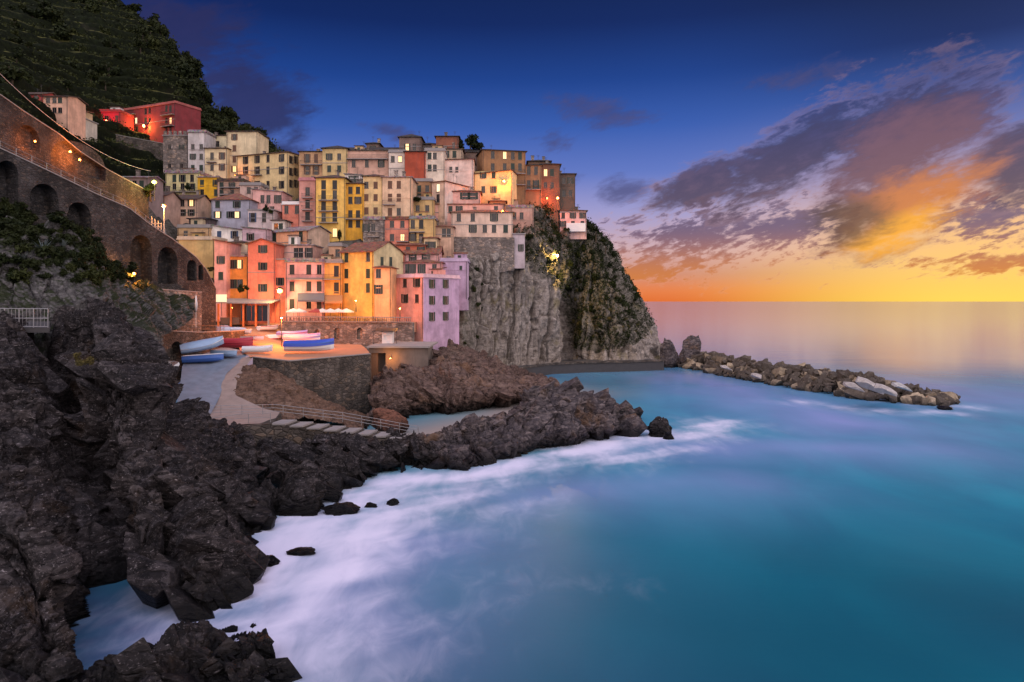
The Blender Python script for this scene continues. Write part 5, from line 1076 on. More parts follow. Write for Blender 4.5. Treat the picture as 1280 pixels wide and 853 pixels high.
# ------------------------------------------------------------------ breakwater and single rocks
def rock_mesh(seed, flat=.8, n=20):
    rn = random.Random(seed); bm = bmesh.new(); bmesh.ops.create_icosphere(bm, subdivisions=3, radius=1)
    pl = [(Vector((rn.gauss(0, 1), rn.gauss(0, 1), rn.gauss(0, 1))).normalized(), rn.uniform(.48, .74)) for _ in range(n)]
    co = np.array([v.co for v in bm.verts]); nz = fbm(co*1.7+seed, 4, seed)
    for v, q in zip(bm.verts, nz):
        u = v.co.normalized(); r = min([d/u.dot(nn) for nn, d in pl if u.dot(nn) > .05]+[1.0]); v.co = Vector((u.x, u.y*.85, u.z*flat))*(r*(1+.10*q))
    me = bpy.data.meshes.new('boulder'); bm.to_mesh(me); bm.free(); return me
def bouldermat(name, a, b2, c):
    def fn(t, b):
        oi = t.n.new('ShaderNodeObjectInfo').outputs['Random']; p = pos(t); n = t.noise(objc(t), 2.2, 6, .7, .5); n2 = t.noise(p, 2.0, 6, .7)
        k = t.ramp(oi, [(0, tuple(x*.8 for x in a)), (.25, tuple(x*1.25 for x in a)), (.7, b2), (1, tuple(min(.6, x*1.5+.03) for x in b2))]); k = t.mix(t.sstep(n, .35, .7), t.mix(.55, k, (a[0]*.4, a[1]*.4, a[2]*.4)), k); k = t.mix(t.sstep(n2, .55, .75, 0, .6), k, c)
        wf = t.sstep(t.add(t.sep(p)[2], t.sub(n2, .5)), .1, 1.1, .8, 0); k = t.mix(wf, k, (.02, .017, .014))
        t.set(b.inputs['Base Color'], k); b.inputs['Roughness'].default_value = .8; t.set(b.inputs['Normal'], t.bump(t.add(n, n2), .7, .25))
    return mat(name, fn)
M_bould = bouldermat('boulder_tan', (.09, .068, .052), (.34, .26, .175), (.42, .35, .27)); M_bouldp = bouldermat('boulder_pale', (.34, .30, .28), (.50, .45, .43), (.5, .46, .43))
RM = [chunk_mesh(300+k, 10, .5, .9, .05, (1, .9, .75)) for k in range(12)]
for me in RM: me.materials.append(M_bould)
RP = [chunk_mesh(340+k, 7, .6, .95, .04, (1, .9, .38)) for k in range(4)]
for me in RP: me.materials.append(M_bouldp)
SMALL = [chunk_mesh(700+k, 8, .5, .85, 0) for k in range(6)]
def breakwater():
    spine = [S(876, 459), S(905, 465), S(950, 473), S(1025, 486), S(1080, 494), S(1126, 501.5), S(1165, 503), S(1192, 505)]
    sp = polyline([tuple(p)[:2] for p in spine], .5); n = len(sp); rn = random.Random(5)
    k = 0
    for lay, (z, cnt, half) in enumerate(((.3, 135, 5.4), (1.5, 95, 3.8), (2.7, 58, 1.9))):
        for j in range(cnt):
            i = int((j+rn.random())*n/cnt) if cnt else 0; i = min(i, n-1); t = i/n
            if lay == 2 and t > .86: continue
            p = sp[i]; d = sp[min(i+3, n-1)]-sp[max(i-3, 0)]; d = d/np.linalg.norm(d); w = rn.uniform(-1, 1)*half*(1-.45*max(0, t-.8)/.2)
            taper = 1-.75*max(0, t-.82)/.18
            o = bpy.data.objects.new('boulder', RM[k % 12]); COL.objects.link(o); s_ = .8*(2.3 ** rn.random())*(1.1 if lay == 0 else 1)
            o.location = (p[0]-d[1]*w, p[1]+d[0]*w, z*taper+rn.uniform(-.15, .3)); o.scale = (s_*1.15, s_, s_*rn.uniform(.8, 1.1)); o.rotation_euler = (rn.uniform(-.5, .5), rn.uniform(-.5, .5), rn.uniform(0, 6.28))
            tag(o, 'tan angular boulder piled in the long breakwater', 'boulder', 'boulders of the breakwater'); k += 1
    v, f = [], []
    for j in range(520):
        i = rn.randrange(n); t = i/n; p = sp[i]; d = sp[min(i+3, n-1)]-sp[max(i-3, 0)]; d = d/np.linalg.norm(d); tp = 1-.75*max(0, t-.82)/.18; u = rn.uniform(-1, 1); w = u*6.0*(1-.4*max(0, t-.8)/.2); me = RM[j % 12]; s_ = rn.uniform(.4, 1.0)
        M_ = Matrix.Translation((p[0]-d[1]*w, p[1]+d[0]*w, (3.4*(1-abs(u)**1.3)*tp)+rn.uniform(-.2, .5))) @ Matrix.Rotation(rn.uniform(0, 6.3), 4, 'Z') @ Matrix.Rotation(rn.uniform(-1, 1), 4, 'X') @ Matrix.Diagonal((s_*1.2, s_, s_, 1))
        k0 = len(v); v += [tuple(M_ @ q.co) for q in SMALL[j % 6].vertices]; f += [tuple(k0+x for x in q.vertices) for q in SMALL[j % 6].polygons]
    me = bpy.data.meshes.new('rubble'); me.from_pydata(v, [], f); tag(link('rubble', me, M_bould), 'small broken stones filling the gaps between the breakwater boulders', 'rubble', kind='stuff')
    for px, py, s_, lab in ((1085, 481, 2.6, 'large pale flat slab near the outer end of the breakwater, longest of the pale ones'), (1105, 487, 1.9, 'pale slab right of the longest pale slab on the breakwater'), (1068, 484, 1.7, 'pale tilted slab left of the longest pale slab on the breakwater'), (1128, 484, 1.6, 'pale slab nearest the outer end of the breakwater'), (945, 470, 1.1, 'small pale block near the middle of the breakwater facing the harbour'), (908, 460, 1.2, 'small pale block near the inner end of the breakwater')):
        p = S(px, py, 3.9); o = bpy.data.objects.new('boulder', RP[int(px) % 4]); COL.objects.link(o); o.location = p; o.scale = (s_*.9, s_*.65, s_*.7); o.rotation_euler = (.25, .1*s_, rn.uniform(-.4, .4)); tag(o, lab, 'boulder', 'pale blocks of the breakwater')
breakwater()
def blocks(name, g, n, cnt, smin, smax, rot, dims, m, seed, test, sink=.35):
    rn = random.Random(seed); fl = g.reshape(-1, 3); nn = n.reshape(-1, 3); X, Y = px_of(fl); ok = np.where(test(X, Y, nn, fl))[0]; v, f = [], []
    base = [chunk_mesh(seed*10+k, 8, .5, .92, .035, dims) for k in range(8)]; base = [([q.co.copy() for q in me.vertices], [tuple(p.vertices) for p in me.polygons]) for me in base]
    for j in range(cnt):
        i = ok[rn.randrange(len(ok))]; s_ = smin*(smax/smin)**(rn.random()**2.0); p = Vector(fl[i])-Vector(nn[i])*s_*sink
        M_ = Matrix.Translation(p) @ rot @ Matrix.Rotation(rn.gauss(0, .22), 4, 'X') @ Matrix.Rotation(rn.gauss(0, .22), 4, 'Y') @ Matrix.Rotation(rn.gauss(0, .3), 4, 'Z') @ Matrix.Diagonal((s_*rn.uniform(.7, 1.3), s_*rn.uniform(.7, 1.3), s_*rn.uniform(.7, 1.3), 1))
        vs, fs = base[j % 8]; k0 = len(v); v += [tuple(M_ @ q) for q in vs]; f += [tuple(k0+x for x in q) for q in fs]
    me = bpy.data.meshes.new(name); me.from_pydata(v, [], f); st(link(name, me, m))
RS = Matrix.Rotation(R(38), 4, 'Y') @ Matrix.Rotation(R(-24), 4, 'X')
blocks('rock_peninsula', g_pen, n_pen, 260, .5, 2.3, Matrix.Rotation(R(-34), 4, 'Y') @ Matrix.Rotation(R(20), 4, 'X'), (1.5, .8, .5), M_rockpen, 21, lambda X, Y, nn, fl: (fl[:, 2] > .3) & (X > 520))
blocks('shore_rock', g_main, n_main, 620, .35, 2.2, RS, (1.3, .8, .6), M_rock, 22, lambda X, Y, nn, fl: (fl[:, 2] > .2) & (X > -20) & ~((X > 200) & (Y < 545)))
blocks('shore_rock', g_low, n_low, 120, .25, 1.0, RS, (1.2, .8, .6), M_rock, 24, lambda X, Y, nn, fl: (fl[:, 2] > .2))
blocks('rock_promontory', g_prom, n_prom, 200, .4, 1.9, Matrix.Rotation(R(25), 4, 'Y'), (1.3, .9, .6), M_rockprom, 23, lambda X, Y, nn, fl: (fl[:, 2] > .3) & (fl[:, 1] < 150) & (X > 478))
def stack(label, px, py, top, w, seed, m=None, lean=0.0, wd=.9):
    p = S(px, py); h = (py-top)/F*p.y; ww = w/F*p.y
    me = rock_mesh(seed, 1.0, 18); bm = bmesh.new(); bm.from_mesh(me); bmesh.ops.subdivide_edges(bm, edges=bm.edges[:], cuts=1, use_grid_fill=True)
    co = np.array([v.co for v in bm.verts]); a, ca = facets(co*2.4+seed, seed, 1.2); nn = fbm(co*3+seed, 4, seed)
    for v, q, c_, e in zip(bm.verts, a, ca, nn):
        v.co *= 1+.13*q+.10*e-.06*math.exp(-(c_/.1)**2); t = v.co.z*.5+.5
        v.co.x *= (1-.45*t*wd); v.co.y *= (1-.45*t*wd); v.co.x += lean*t
    bm.to_mesh(me); bm.free(); me.materials.append(m or M_rock)
    o = link('sea_rock', me); o.location = (p.x, p.y, h*.28); o.scale = (ww*.62, ww*.55, h*.78); tag(o, label, 'rock'); return o
stack('pointed dark rock stack at the foot of the headland, the smaller left one', 836, 459, 417, 38, 501, M_rockpen)
stack('tall pointed dark rock stack between the headland and the breakwater', 864, 459, 409, 44, 502, M_rockpen, -.1)
stack('lone black rock in white foam off the tip of the slab peninsula', 825, 545, 521, 40, 503, M_rock, -.1, .4)
stack('little wet rock beside the lone black rock in the foam', 836, 549, 541, 18, 504, M_rock, 0, .3)
stack('low dark rock in the foam below the stairs, largest of the row', 430, 640, 627, 52, 505, M_rock, 0, .4)
stack('small round rock right of the low dark rock in the foam', 462, 634, 627, 16, 506, M_rock, 0, .3)
stack('round black rock at the right end of the row in the foam', 491, 631, 621, 22, 507, M_rock, 0, .3)
stack('round black rock in the foam at the foot of the large shore rock', 333, 706, 691, 36, 508, M_rock, 0, .3)
stack('flat dark rock skimming the foam right of the round black rock', 378, 692, 683, 44, 509, M_rock, 0, .2)
stack('flat rock beside the outer tip of the breakwater', 1180, 512, 506, 24, 510, M_rockpen, 0, .2)
stack('mound of rust red rock by the stairs below the square wall', 487, 541, 501, 62, 511, rockmat('rock_rust', (.05, .022, .016), (.20, .085, .055), (.34, .16, .11), .2), 0, .3)

# ------------------------------------------------------------------ vegetation
def leaf_clump(seed, n=260, r=1.0, squash=.8, leaf=.16, blobs=7, hollow=.45):
    rn = np.random.default_rng(seed); c = rn.normal(size=(blobs, 3)); c /= np.linalg.norm(c, axis=1, keepdims=True); c *= rn.uniform(.15, .72, (blobs, 1)); br = rn.uniform(.26, .5, blobs)
    v, f = [], []
    for i in range(n):
        k = rn.integers(blobs); d = rn.normal(size=3); d /= np.linalg.norm(d); p = (c[k]+d*br[k]*rn.uniform(hollow, 1.12))*r; p[2] *= squash
        a = rn.normal(size=3); a /= np.linalg.norm(a); b = np.cross(a, d+rn.normal(size=3)*.4); b /= np.linalg.norm(b)+1e-6; s_ = leaf*rn.uniform(.6, 1.5)
        j = len(v); v += [tuple(p-a*s_), tuple(p+b*s_*.5), tuple(p+a*s_), tuple(p-b*s_*.5)]; f.append((j, j+1, j+2, j+3))
    me = bpy.data.meshes.new('crown'); me.from_pydata(v, [], f); me.update(); return me
def trunk_mesh(h=1.0, r=.09):
    b = MB(); b.tube([(0, 0, -.5), (.02, 0, h*.3), (-.02, .03, h*.65), (.02, -.02, h)], [r*1.3, r, r*.75, r*.4], 6)
    for k in range(4): a = 1.57*k+.4; b.tube([(0, 0, h*.5), (math.cos(a)*.25, math.sin(a)*.25, h*.8), (math.cos(a)*.42, math.sin(a)*.42, h*1.02)], [r*.5, r*.35, r*.15], 5)
    me = b.mesh('trunk', True); me.materials.append(M_bark); return me
CR = {}
for key, m, n, lf in (('d', M_leafd, 620, .15), ('m', M_leafm, 560, .14), ('y', M_leafy, 420, .12)):
    CR[key] = [leaf_clump(60+q+ord(key), n, 1.0, .85, lf, 9) for q in range(4)]
    for me in CR[key]: me.materials.append(m)
TR = trunk_mesh()
def plant(name, label, cat, group, loc, s, key, k, trunk=True, lift=.75):
    o = empty(name, loc, random.uniform(0, 6.28)); tag(o, label, cat, group); o.scale = (s*random.uniform(.8, 1.25), s*random.uniform(.8, 1.25), s*random.uniform(.7, 1.25))
    c = link('crown', CR[key][k % 4], None, o); c.location = (0, 0, lift)
    if trunk: link('trunk', TR, None, o)
    return o
def scatter(g, n, cnt, test, seed, mind):
    rn = np.random.default_rng(seed); fl = g.reshape(-1, 3); nn = n.reshape(-1, 3); X, Y = px_of(fl); ok = np.where(test(X, Y, nn, fl))[0]; out = []
    rn.shuffle(ok)
    for i in ok:
        p = fl[i]
        if all((p[0]-q[0])**2+(p[1]-q[1])**2+(p[2]-q[2])**2 > mind**2 for q in out): out.append(p)
        if len(out) >= cnt: break
    return out
veg = [(640, 248), (668, 244), (700, 262), (740, 285), (765, 312), (790, 352), (800, 385), (770, 395), (735, 400), (706, 372), (690, 345), (672, 330), (655, 312)]
for k, p in enumerate(scatter(g_head, n_head, 150, lambda X, Y, nn, fl: inside(X, Y, veg), 3, 1.5)):
    plant('shrub', 'dark green bush growing on the upper part of the headland cliff', 'shrub', 'bushes on the headland', tuple(p), random.uniform(.9, 2.0), 'ddmd'[k % 4], k, False, .1)
for k, p in enumerate(scatter(g_head, n_head, 46, lambda X, Y, nn, fl: inside(X, Y, [(700, 340), (760, 370), (800, 400), (790, 430), (740, 430), (712, 410)]), 4, 2.0)):
    plant('shrub', 'yellowish tuft, tinted for the lamplight, on the lamp lit side of the headland cliff', 'shrub', 'lamplight-tinted tufts on the headland', tuple(p), random.uniform(.6, 1.2), 'ymy'[k % 3], k, False, 0)  # yellow leaves put the lamp's light into the tufts' own colour
hp = scatter(g_hill, n_hill, 190, lambda X, Y, nn, fl: (X > -40) & (X < 330) & (Y > -40) & (fl[:, 1] < 330) & (fl[:, 1] > 120) & ~((X > 95) & (X < 262) & (Y > 112) & (fl[:, 1] < 236)) & ~((X > 15) & (X < 115) & (Y > 112)), 5, 5.2)
for k, p in enumerate(hp):
    plant('tree', 'dark bushy tree on the terraced hillside', 'tree', 'trees on the hillside', tuple(p-np.array((0, 0, .8))), random.choice((1.2, 1.5, 1.9, 2.3, 3.2, 4.4))*random.uniform(.8, 1.15)*(.8 if p[1] < 200 else 1), 'dddmd'[k % 5], k)
for k, p in enumerate(scatter(g_hill, n_hill, 60, lambda X, Y, nn, fl: (X > 60) & (X < 330) & (np.abs(fl[:, 1]-305) < 32) & (fl[:, 2] > 60), 6, 5.5)):
    plant('tree', 'dark tree on the skyline of the hill', 'tree', 'trees on the skyline', tuple(p-np.array((0, 0, 1.0))), random.uniform(2.6, 4.6), 'd', k)
gp = scatter(g_gard, n_gard, 120, lambda X, Y, nn, fl: (X > -60) & (X < 165) & (Y > 262) & (Y < 352), 7, 1.3)
for k, p in enumerate(gp):
    plant('shrub', 'dark shrub on the slope below the arched wall', 'shrub', 'shrubs below the arched wall', tuple(p), random.uniform(.6, 1.5), 'dmdd'[k % 4], k, False, .25)
for k in range(34):
    px = random.uniform(-30, 172); Y_ = 82+(px+90)/360*34; py = np.interp(px, [-90, 0, 100, 172], [262, 258, 292, 350])+random.uniform(-10, 16)
    plant('shrub', 'dark creeper bush at the foot of the arched wall', 'shrub', 'creepers at the foot of the arched wall', tuple(P(px, py, Y_-1.0)), random.uniform(.6, 1.3), 'ddm'[k % 3], k, False, .1)
for k, p in enumerate(scatter(g_head, n_head, 26, lambda X, Y, nn, fl: (X > 556) & (X < 606) & (Y > 335) & (Y < 440), 14, 2.2)):
    plant('shrub', 'dark bush on the dark rock left of the pale cliff face', 'shrub', 'bushes left of the pale cliff', tuple(p), random.uniform(.6, 1.3), 'dm'[k % 2], k, False, .1)
def fronds(name, label, cat, loc, n, ln, m, droop, wdt, trunk=0.0, group=None, up=.5):
    o = empty(name, loc); tag(o, label, cat, group); rn = random.Random(label)
    b = MB()
    for k in range(n):
        a = 2*math.pi*(k+rn.random()*.6)/n; e = rn.uniform(up*.4, up*1.9); pts = []
        for q in range(5):
            t = q/4; rr = ln*t*math.cos(e); zz = ln*(t*math.sin(e)-droop*t*t); pts.append(Vector((math.cos(a)*rr, math.sin(a)*rr, trunk+zz)))
        sd = Vector((-math.sin(a), math.cos(a), 0))
        for q in range(4):
            w0, w1 = wdt*(1-(q/4))*(.5+.5*min(1, q+.4)), wdt*(1-((q+1)/4)); b.poly([pts[q]-sd*w0, pts[q]+sd*w0, pts[q+1]+sd*w1+Vector((0, 0, .0)), pts[q+1]-sd*w1])
    b.build('leaves', m, o)
    if trunk: b = MB(); b.tube([(0, 0, -.8), (.05, 0, trunk*.5), (0, 0, trunk+.05)], [.22, .17, .14], 7); b.build('trunk', M_bark, o)
    return o
def on_gard(px, py):
    X, Y = px_of(g_gard); i = np.unravel_index(np.argmin((X-px)**2+(Y-py)**2+(g_gard[..., 1]-60)*.3), X.shape); return g_gard[i]
for px, py, lb in ((54, 318, 'large blue green agave in the middle of the slope below the arched wall'), (30, 330, 'agave left of the largest one on the slope below the arched wall'), (80, 312, 'small agave right of the largest one below the arched wall')):
    p = on_gard(px, py); fronds('agave', lb, 'agave', (p[0], p[1], p[2]+.3), 26, 2.0 if 'large ' in lb else 1.4, M_agave, .18, .13, 0, 'agaves below the arched wall', .7)
fronds('palm', 'small palm leaning on the cliff edge beside the lone pink house', 'palm', tuple(P(745, 300, 201)), 18, 4.2, M_leafd, .45, .34, 2.4)
fronds('palm', 'second smaller palm on the cliff edge further right', 'palm', tuple(P(757, 314, 203)), 16, 3.4, M_leafd, .5, .3, 1.4)
o = plant('tree', 'small tree lit yellow green by a lamp above the arched wall', 'tree', None, tuple(P(188, 246, 141)), 2.3, 'm', 1)
o = plant('shrub', 'spiky bush lit orange by a lamp under the arched wall', 'shrub', None, tuple(P(173, 362, 105.6)), 1.7, 'y', 2, False, .4)
fronds('agave', 'tufted yucca beside the orange lit bush under the arched wall', 'agave', tuple(P(183, 360, 104.6)), 22, 1.8, M_leafy, .2, .1, 0, None, .9)
for k, (px, py, Y, s_) in enumerate(((577, 188, 200, 2.2), (588, 186, 201, 2.4), (598, 188, 202, 2.0))): plant('tree', 'dark roof garden tree on the skyline between the red tower and the brown house', 'tree', 'roof garden trees', tuple(P(px, py, Y)), s_, 'd', k)
for k, (px, py, Y, lb) in enumerate(((332, 263, 171.5, 'leafy planter bush on the pale grey terrace house, left one'), (338, 266, 171.5, 'leafy planter bush on the pale grey terrace house, right one'), (521, 251, 175, 'dark planter bush on the roof of the cream terrace house'), (308, 362, 149, 'dark hedge bush in front of the tall coral house'), (301, 364, 148.6, 'dark hedge bush in front of the narrow orange house'), (266, 338, 152, 'dark bush at the foot of the arched wall beside the beige house'), (424, 298, 163, 'slim dark cypress in front of the lit door of the yellow balcony house'), (640, 290, 175.4, 'bush hanging on the cliff edge right of the tall cream cliff house'), (235, 236, 184, 'dark creeper on the balcony of the pale green yellow house'))):
    o = plant('shrub', lb, 'shrub', None, tuple(P(px, py, Y)), 1.0, 'dm'[k % 2], k, False, .4)
    if 'cypress' in lb: o.scale = (.55, .55, 2.0)
for k, (px, py) in enumerate(((100, 455), (95, 448), (112, 452))):
    p = P(px, py, 58.5); plant('plant', 'small yellow green plant in a cleft of the dark shore rock', 'plant', 'plants in the rock cleft', tuple(p), .5, 'y', k, False, .2)

def ground_cover():
    rn = np.random.default_rng(9); fl = g_head.reshape(-1, 3); nn = n_head.reshape(-1, 3); X, Y = px_of(fl); idx = np.where(inside(X, Y, GREEN))[0]; v, f = [], []
    pk = fbm(fl[idx]/2.6, 3, 77); idx = idx[pk > -.12]
    for i in rn.choice(idx, 36000):
        p = fl[i]+nn[i]*rn.uniform(.0, .7)+rn.normal(size=3)*.35; a = rn.normal(size=3); a /= np.linalg.norm(a); b = rn.normal(size=3); b -= a*a.dot(b); b /= np.linalg.norm(b); s_ = rn.uniform(.14, .38)
        j = len(v); v += [tuple(p-a*s_), tuple(p+b*s_*.55), tuple(p+a*s_), tuple(p-b*s_*.55)]; f.append((j, j+1, j+2, j+3))
    me = bpy.data.meshes.new('ground_cover'); me.from_pydata(v, [], f); o = link('ground_cover', me, M_leafd); tag(o, 'dense dark green ground cover and creepers clothing the upper headland cliff', 'ground cover', kind='stuff')
ground_cover()
def hill_scrub():
    rn = np.random.default_rng(12); fl = g_hill.reshape(-1, 3); X, Y = px_of(fl); pk = fbm(fl/9.0, 4, 31); idx = np.where((X > -30) & (X < 380) & (Y > -20) & (fl[:, 1] < 330) & (pk > .02))[0]; v, f = [], []
    for i in rn.choice(idx, 30000):
        sc = fl[i, 1]/230; p = fl[i]+rn.normal(size=3)*np.array((.9, .9, .35))*sc+np.array((0, 0, .35)); a = rn.normal(size=3); a /= np.linalg.norm(a); b = rn.normal(size=3); b -= a*a.dot(b); b /= np.linalg.norm(b); s_ = rn.uniform(.2, .55)*sc
        j = len(v); v += [tuple(p-a*s_), tuple(p+b*s_*.55), tuple(p+a*s_), tuple(p-b*s_*.55)]; f.append((j, j+1, j+2, j+3))
    me = bpy.data.meshes.new('scrub'); me.from_pydata(v, [], f); o = link('scrub', me, M_leafm); tag(o, 'low dark scrub covering the terraced hillside between the trees', 'scrub', kind='stuff')
hill_scrub()
# ------------------------------------------------------------------ boats
def boat_mesh(Ln, W, Hh):
    hb, gw, th = MB(), MB(), MB(); n, m = 14, 7; ring = []
    for i in range(n+1):
        t = i/n; w = W/2*(math.cos(math.pi/2*((t-.38)/.62)**1.7) if t > .38 else 1-.26*((.38-t)/.38)**2); w = max(w, .01); kz = .32*max(0, (t-.6)/.4)**2*Hh; sh = Hh*(1+.28*max(0, (t-.4)/.6)**2)
        ring.append([(Ln*(t-.5), w*math.sin(math.pi*(j/(m-1)-.5))*(1 if j not in (0, m-1) else 1), kz+(sh-kz)*(1-math.cos(math.pi*(j/(m-1)-.5))**.75)) for j in range(m)])
    for i in range(n):
        for j in range(m-1): hb.poly([ring[i][j], ring[i][j+1], ring[i+1][j+1], ring[i+1][j]]); 
    hb.poly(list(reversed(ring[0])))
    inn = [[(p[0]*.97, p[1]*.9, p[2]+.05) for p in r] for r in ring]
    for i in range(n):
        for j in range(m-1): hb.poly([inn[i][j+1], inn[i][j], inn[i+1][j], inn[i+1][j+1]])
    for sd in (0, m-1): gw.tube([(r[sd][0], r[sd][1], r[sd][2]+.02) for r in ring], .055, 6)
    for t in (.28, .52, .72):
        i = int(t*n); th.box((ring[i][0][0]-.13, -abs(ring[i][0][1])*.88, Hh*.68), (ring[i][0][0]+.13, abs(ring[i][0][1])*.88, Hh*.72))
    cv = MB()
    for i in range(n):
        a0, a1, b0, b1 = ring[i][0], ring[i][m-1], ring[i+1][0], ring[i+1][m-1]
        def arc(p, q, k): u = k/6; return (p[0], (p[1]+(q[1]-p[1])*u)*1.05, p[2]+.09+.26*math.sin(math.pi*u))
        for k in range(6): cv.poly([arc(a0, a1, k), arc(a0, a1, k+1), arc(b0, b1, k+1), arc(b0, b1, k)])
        for p, q in ((a0, b0), (a1, b1)): cv.poly([(p[0], p[1]*1.05, p[2]+.09), (q[0], q[1]*1.05, q[2]+.09), (q[0], q[1]*1.07, q[2]-.22), (p[0], p[1]*1.07, p[2]-.22)])
    return [x.mesh(nm, sm) for x, nm, sm in ((hb, 'hull', True), (gw, 'gunwale', True), (th, 'thwarts', False), (cv, 'cover', True))]
BM = boat_mesh(4.6, 1.75, .72)
def boat(label, loc, rz, hull, rim, cover=None, s=1.0, tilt=(0, 0), over=False, group='small boats on the square and slipway'):
    o = empty('rowing_boat', loc, 0); o.rotation_euler = (R(tilt[0])+(math.pi if over else 0), R(tilt[1]), R(rz)); o.scale = (s, s, s); tag(o, label, 'boat', group)
    for me, nm, m in zip(BM, ('hull', 'gunwale', 'thwart', 'cover'), (hull, rim, M_wood, cover)):
        if nm == 'cover' and not cover: continue
        if nm == 'thwart':
            if cover or over: continue
            i = 0
            vs = [tuple(v.co) for v in me.vertices]; fs = [tuple(p.vertices) for p in me.polygons]
            for q in range(3):
                b = MB(); b.v = vs[q*24:(q+1)*24]; b.f = [tuple(x-q*24 for x in f_) for f_ in fs[q*6:(q+1)*6]]; b.mi = [0]*6; b.build('thwart', m, o)
            continue
        c = me.copy(); c.materials.clear(); link(nm, c, m, o)
    return o
bp = lambda nm, c: plain('boat_'+nm, c, .45, 0, .12, 2)
B_lb, B_bl, B_w, B_rd, B_tarp, B_vio, B_or = bp('light_blue', (.30, .42, .60)), bp('blue', (.05, .13, .42)), bp('white', (.66, .66, .68)), bp('red', (.40, .03, .05)), bp('tarp', (.035, .085, .48)), bp('violet', (.30, .24, .52)), bp('orange', (.5, .15, .06))
boat('pale blue boat with its bow raised, leaning over the blue boat on the slipway', P(254, 437, 111), 24, B_lb, B_w, B_lb, 1.35, (22, -10))
boat('blue boat with a white rim under the pale blue boat on the slipway', P(254, 453, 108), 14, B_bl, B_w, None, 1.25, (-14, -2))
boat('pale blue and white boat right of the stacked blue boats', P(281, 446, 111), -30, B_lb, B_w, None, 1.15, (-10, 0))
boat('boat under a dark red cover at the top of the slipway', P(293, 435, 116), -14, B_rd, B_rd, B_rd, 1.45, (-4, 0))
boat('small white boat at the left edge of the square', P(322, 441, 114.5), 12, B_w, B_w, B_w, 1.0, (6, 0))
boat('grey boat stern half hidden in the dark arch of the quay wall', P(216, 458, 104), 140, B_w, M_wood, None, .7, (-30, 0))
boat('long boat under a bright blue tarpaulin on the orange square', P(387, 439.5, 116), 2, B_w, B_bl, B_tarp, 1.7, (0, 0))
boat('white boat under a violet cover behind the bright blue tarpaulin', P(378, 428.5, 130), -6, B_w, B_w, B_vio, 1.45, (0, 0))
boat('boat under a violet cover furthest back beside the terrace wall', P(366, 423, 139), -8, B_w, B_rd, B_vio, 1.3, (0, 0))
boat('white and red boat on the ramp up to the restaurant', P(337, 413, 143), 55, B_w, B_rd, None, 1.1, (0, 0))
boat('white boat upside down beside the white and red boat on the ramp', P(345, 418, 139), 60, B_w, B_rd, None, 1.0, (0, 0), True)
boat('light blue boat beside the lane at the top of the slipway', P(302, 418, 132), -25, B_lb, B_w, None, 1.0, (-8, 0))
boat('cream boat lying behind the light blue boat by the lane', P(316, 426, 126), -20, B_w, B_or, None, 1.0, (-8, 0))
boat('upturned blue boat by the pavilion in front of the quay lane', P(292, 409, 140), 10, B_lb, B_w, None, 1.0, (0, 0), True)

# ------------------------------------------------------------------ lamps
OR, DOR, YE, GY = (1.0, .36, .07), (1.0, .22, .03), (1.0, .62, .16), (.85, .95, .22)
E_or, E_ye, E_gy, E_rd = emit('glow_orange', (1, .20, .03), 5), emit('glow_yellow', (1, .42, .09), 6), emit('glow_green', (.8, .85, .10), 4), emit('glow_red', (1, .03, .015), 5)
def lamp(label, loc, power, color, em, pole=0.0, r=.22, wall=None, rad=.25, pm=None, off=(0, 0, 0)):
    loc = Vector(loc); base = loc-Vector((0, 0, pole)); o = empty('street_lamp', base); tag(o, label, 'lamp')
    if pole: b = MB(); b.tube([(0, 0, 0), (0, 0, pole*.5), (0, 0, pole-.3)], [.09, .07, .05], 8); b.build('pole', pm or M_iron, o)
    else: b = MB(); b.tube([(0, .6, pole+.1), (0, .3, pole+.42), (0, 0, pole+.34)], .035, 6); b.build('bracket', M_iron, o)
    b = MB(); b.ball((0, 0, pole), r, 10, 8, 0, (1, 1, .85)); g_ = b.build('lantern', em, o, True); g_.visible_shadow = True
    b = MB(); b.tube([(0, 0, pole+r*.8), (0, 0, pole+r*.95), (0, 0, pole+r*1.5)], [r*1.35, r*1.2, r*.2], 10); b.build('cap', M_iron, o)
    l = bpy.data.lights.new('lamp_light', 'POINT'); l.energy = power; l.color = color; l.shadow_soft_size = rad
    q = bpy.data.objects.new('lamp_light', l); COL.objects.link(q); q.parent = o; q.location = Vector((0, -(r+rad+.12), pole))+Vector(off)
    return o
def head_at(px, py):
    X, Y = px_of(g_head); i = np.unravel_index(np.argmin((X-px)**2+(Y-py)**2+(g_head[..., 1]-180)*.4), X.shape); return Vector(g_head[i])+Vector((.3, -3.4, 1.0))
lamp('bright yellow street lamp on a pole between the coral and rose pink houses', P(350, 364, 146.6), 2700, (1.0, .62, .22), E_ye, 6.0, .55)
lamp('orange lamp on a tall white pole above the arched wall', P(205, 258, 137), 5500, OR, E_or, 5.2, .35, pm=M_pole)
lamp('yellow green lamp shining through the small tree above the arched wall', P(193, 228, 138), 900, GY, E_gy, 3.6, .4)
lamp('left orange lamp under the upper hillside wall', P(44, 177, 109.2), 800, DOR, E_or, 0, .16)
lamp('middle orange lamp under the upper hillside wall', P(88, 190, 117.6), 1500, DOR, E_or, 0, .2)
lamp('right orange lamp under the upper hillside wall', P(100, 200, 120.2), 1200, DOR, E_or, 0, .18)
lamp('orange lamp in the bushes under the arched wall', P(168, 342, 106.2), 2400, OR, E_or, 1.6, .22)
lamp('orange street lamp in front of the long dark red building', P(180, 158, 230), 3200, OR, E_or, 2.6, .42)
lamp('small red lamp at the lower red wing on the hillside', P(133, 151, 220.6), 1500, (1, .04, .02), E_rd, 0, .3)
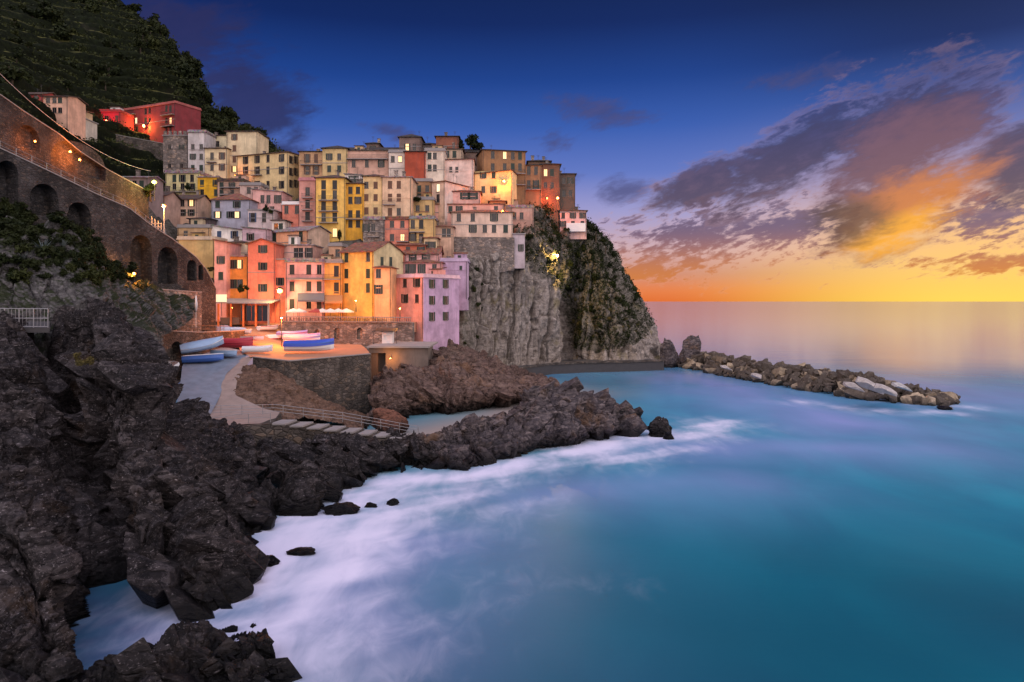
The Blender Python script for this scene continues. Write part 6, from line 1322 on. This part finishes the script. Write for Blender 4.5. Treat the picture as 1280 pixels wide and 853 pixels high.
lamp('orange lamp on the wall of the tall brown house on the ridge', P(630, 227, 185), 3000, DOR, E_or, 0, .42)
lamp('orange red lamp right one under the umber house at the cliff top', P(697, 248, 196.6), 1700, DOR, E_or, 1.8, .4)
lamp('red lamp left one under the umber house at the cliff top', P(684, 248, 197), 1400, (1, .10, .02), E_or, 1.6, .2)
lamp('yellow lamp on the dark green cliff of the headland', head_at(694, 326), 9000, YE, E_ye, 2.0, .45)
lamp('orange lamp on the glowing terrace house', P(628, 264, 174), 1200, DOR, E_or, 0, .22)
lamp('small orange lamp above the lane fence by the slipway arch', P(206, 405, 102.5), 420, DOR, E_or, 1.4, .1)
lamp('small added orange lamp, fixture unseen, inside the boathouse', P(488, 448, 123.2), 420, OR, E_or, 0, .12)  # unseen lamp, added for the orange glow on the boathouse wall
lamp('small warm lamp on the balcony of the salmon house', P(348, 277, 170), 220, YE, E_ye, 0, .16)
lamp('small orange lamp on the tallest cream house', P(294, 219, 192.5), 420, DOR, E_or, 0, .16)
lamp('added orange lamp, fixture unseen, under the roof of the restaurant pavilion', P(290, 385, 146), 420, OR, E_or, 0, .14)  # no fixture known here; added to give the pavilion its warm light
lamp('orange lamp added at the foot of the golden yellow house to warm it', P(445, 376, 142.5), 1500, OR, E_or, 2.2, .16)  # added source for the warm light on this house front
lamp('added orange lamp on a post, lighting the boat square from its left side', P(352, 398, 127), 11000, DOR, E_or, 5.2, .14)  # invented post lamp that turns the square's paving orange
lamp('added lamp on the corner of the pink house at the end of the terrace', P(500, 386, 141), 600, OR, E_or, 2.0, .16)  # unseen fixture, put in to warm this end of the terrace
# light lattice by the tall lamp pole, flag post and wire
_q = P(196, 288, 138); o = empty('trellis', _q); tag(o, 'lamp lit timber trellis beside the tall white lamp pole', 'trellis')
for k in range(4): b = MB(); b.box((-1.0+k*.6, 0, 0), (-.92+k*.6, .08, 2.6-.4*k)); b.build('post', M_pole, o)
for z in (.6, 1.3): b = MB(); b.box((-1.0, -.05, z), (.95, -.001, z+.08)); b.build('rail', M_pole, o)
_q = P(245, 405, 108); o = empty('flag_post', _q); tag(o, 'white post with a small furled pale flag beside the slipway lane', 'flag')
b = MB(); b.tube([(0, 0, -.5), (0, 0, 4.4)], .045); b.build('post', M_pole, o)
b = MB(); b.tube([(.04, -.06, 2.0), (.1, -.08, 3.0), (.02, -.06, 4.2)], [.16, .2, .08], 7); b.build('flag', M_canvas, o, True)
b = MB(); a_, b_ = P(-30, 62, 100), P(188, 214, 142)
b.tube([a_.lerp(b_, t)-Vector((0, 0, 3.0*4*t*(1-t))) for t in np.linspace(0, 1, 24)], .038, 5); tag(b.build('power_line', M_pole), 'pale power line sagging across the hillside to the lit tree', 'cable')
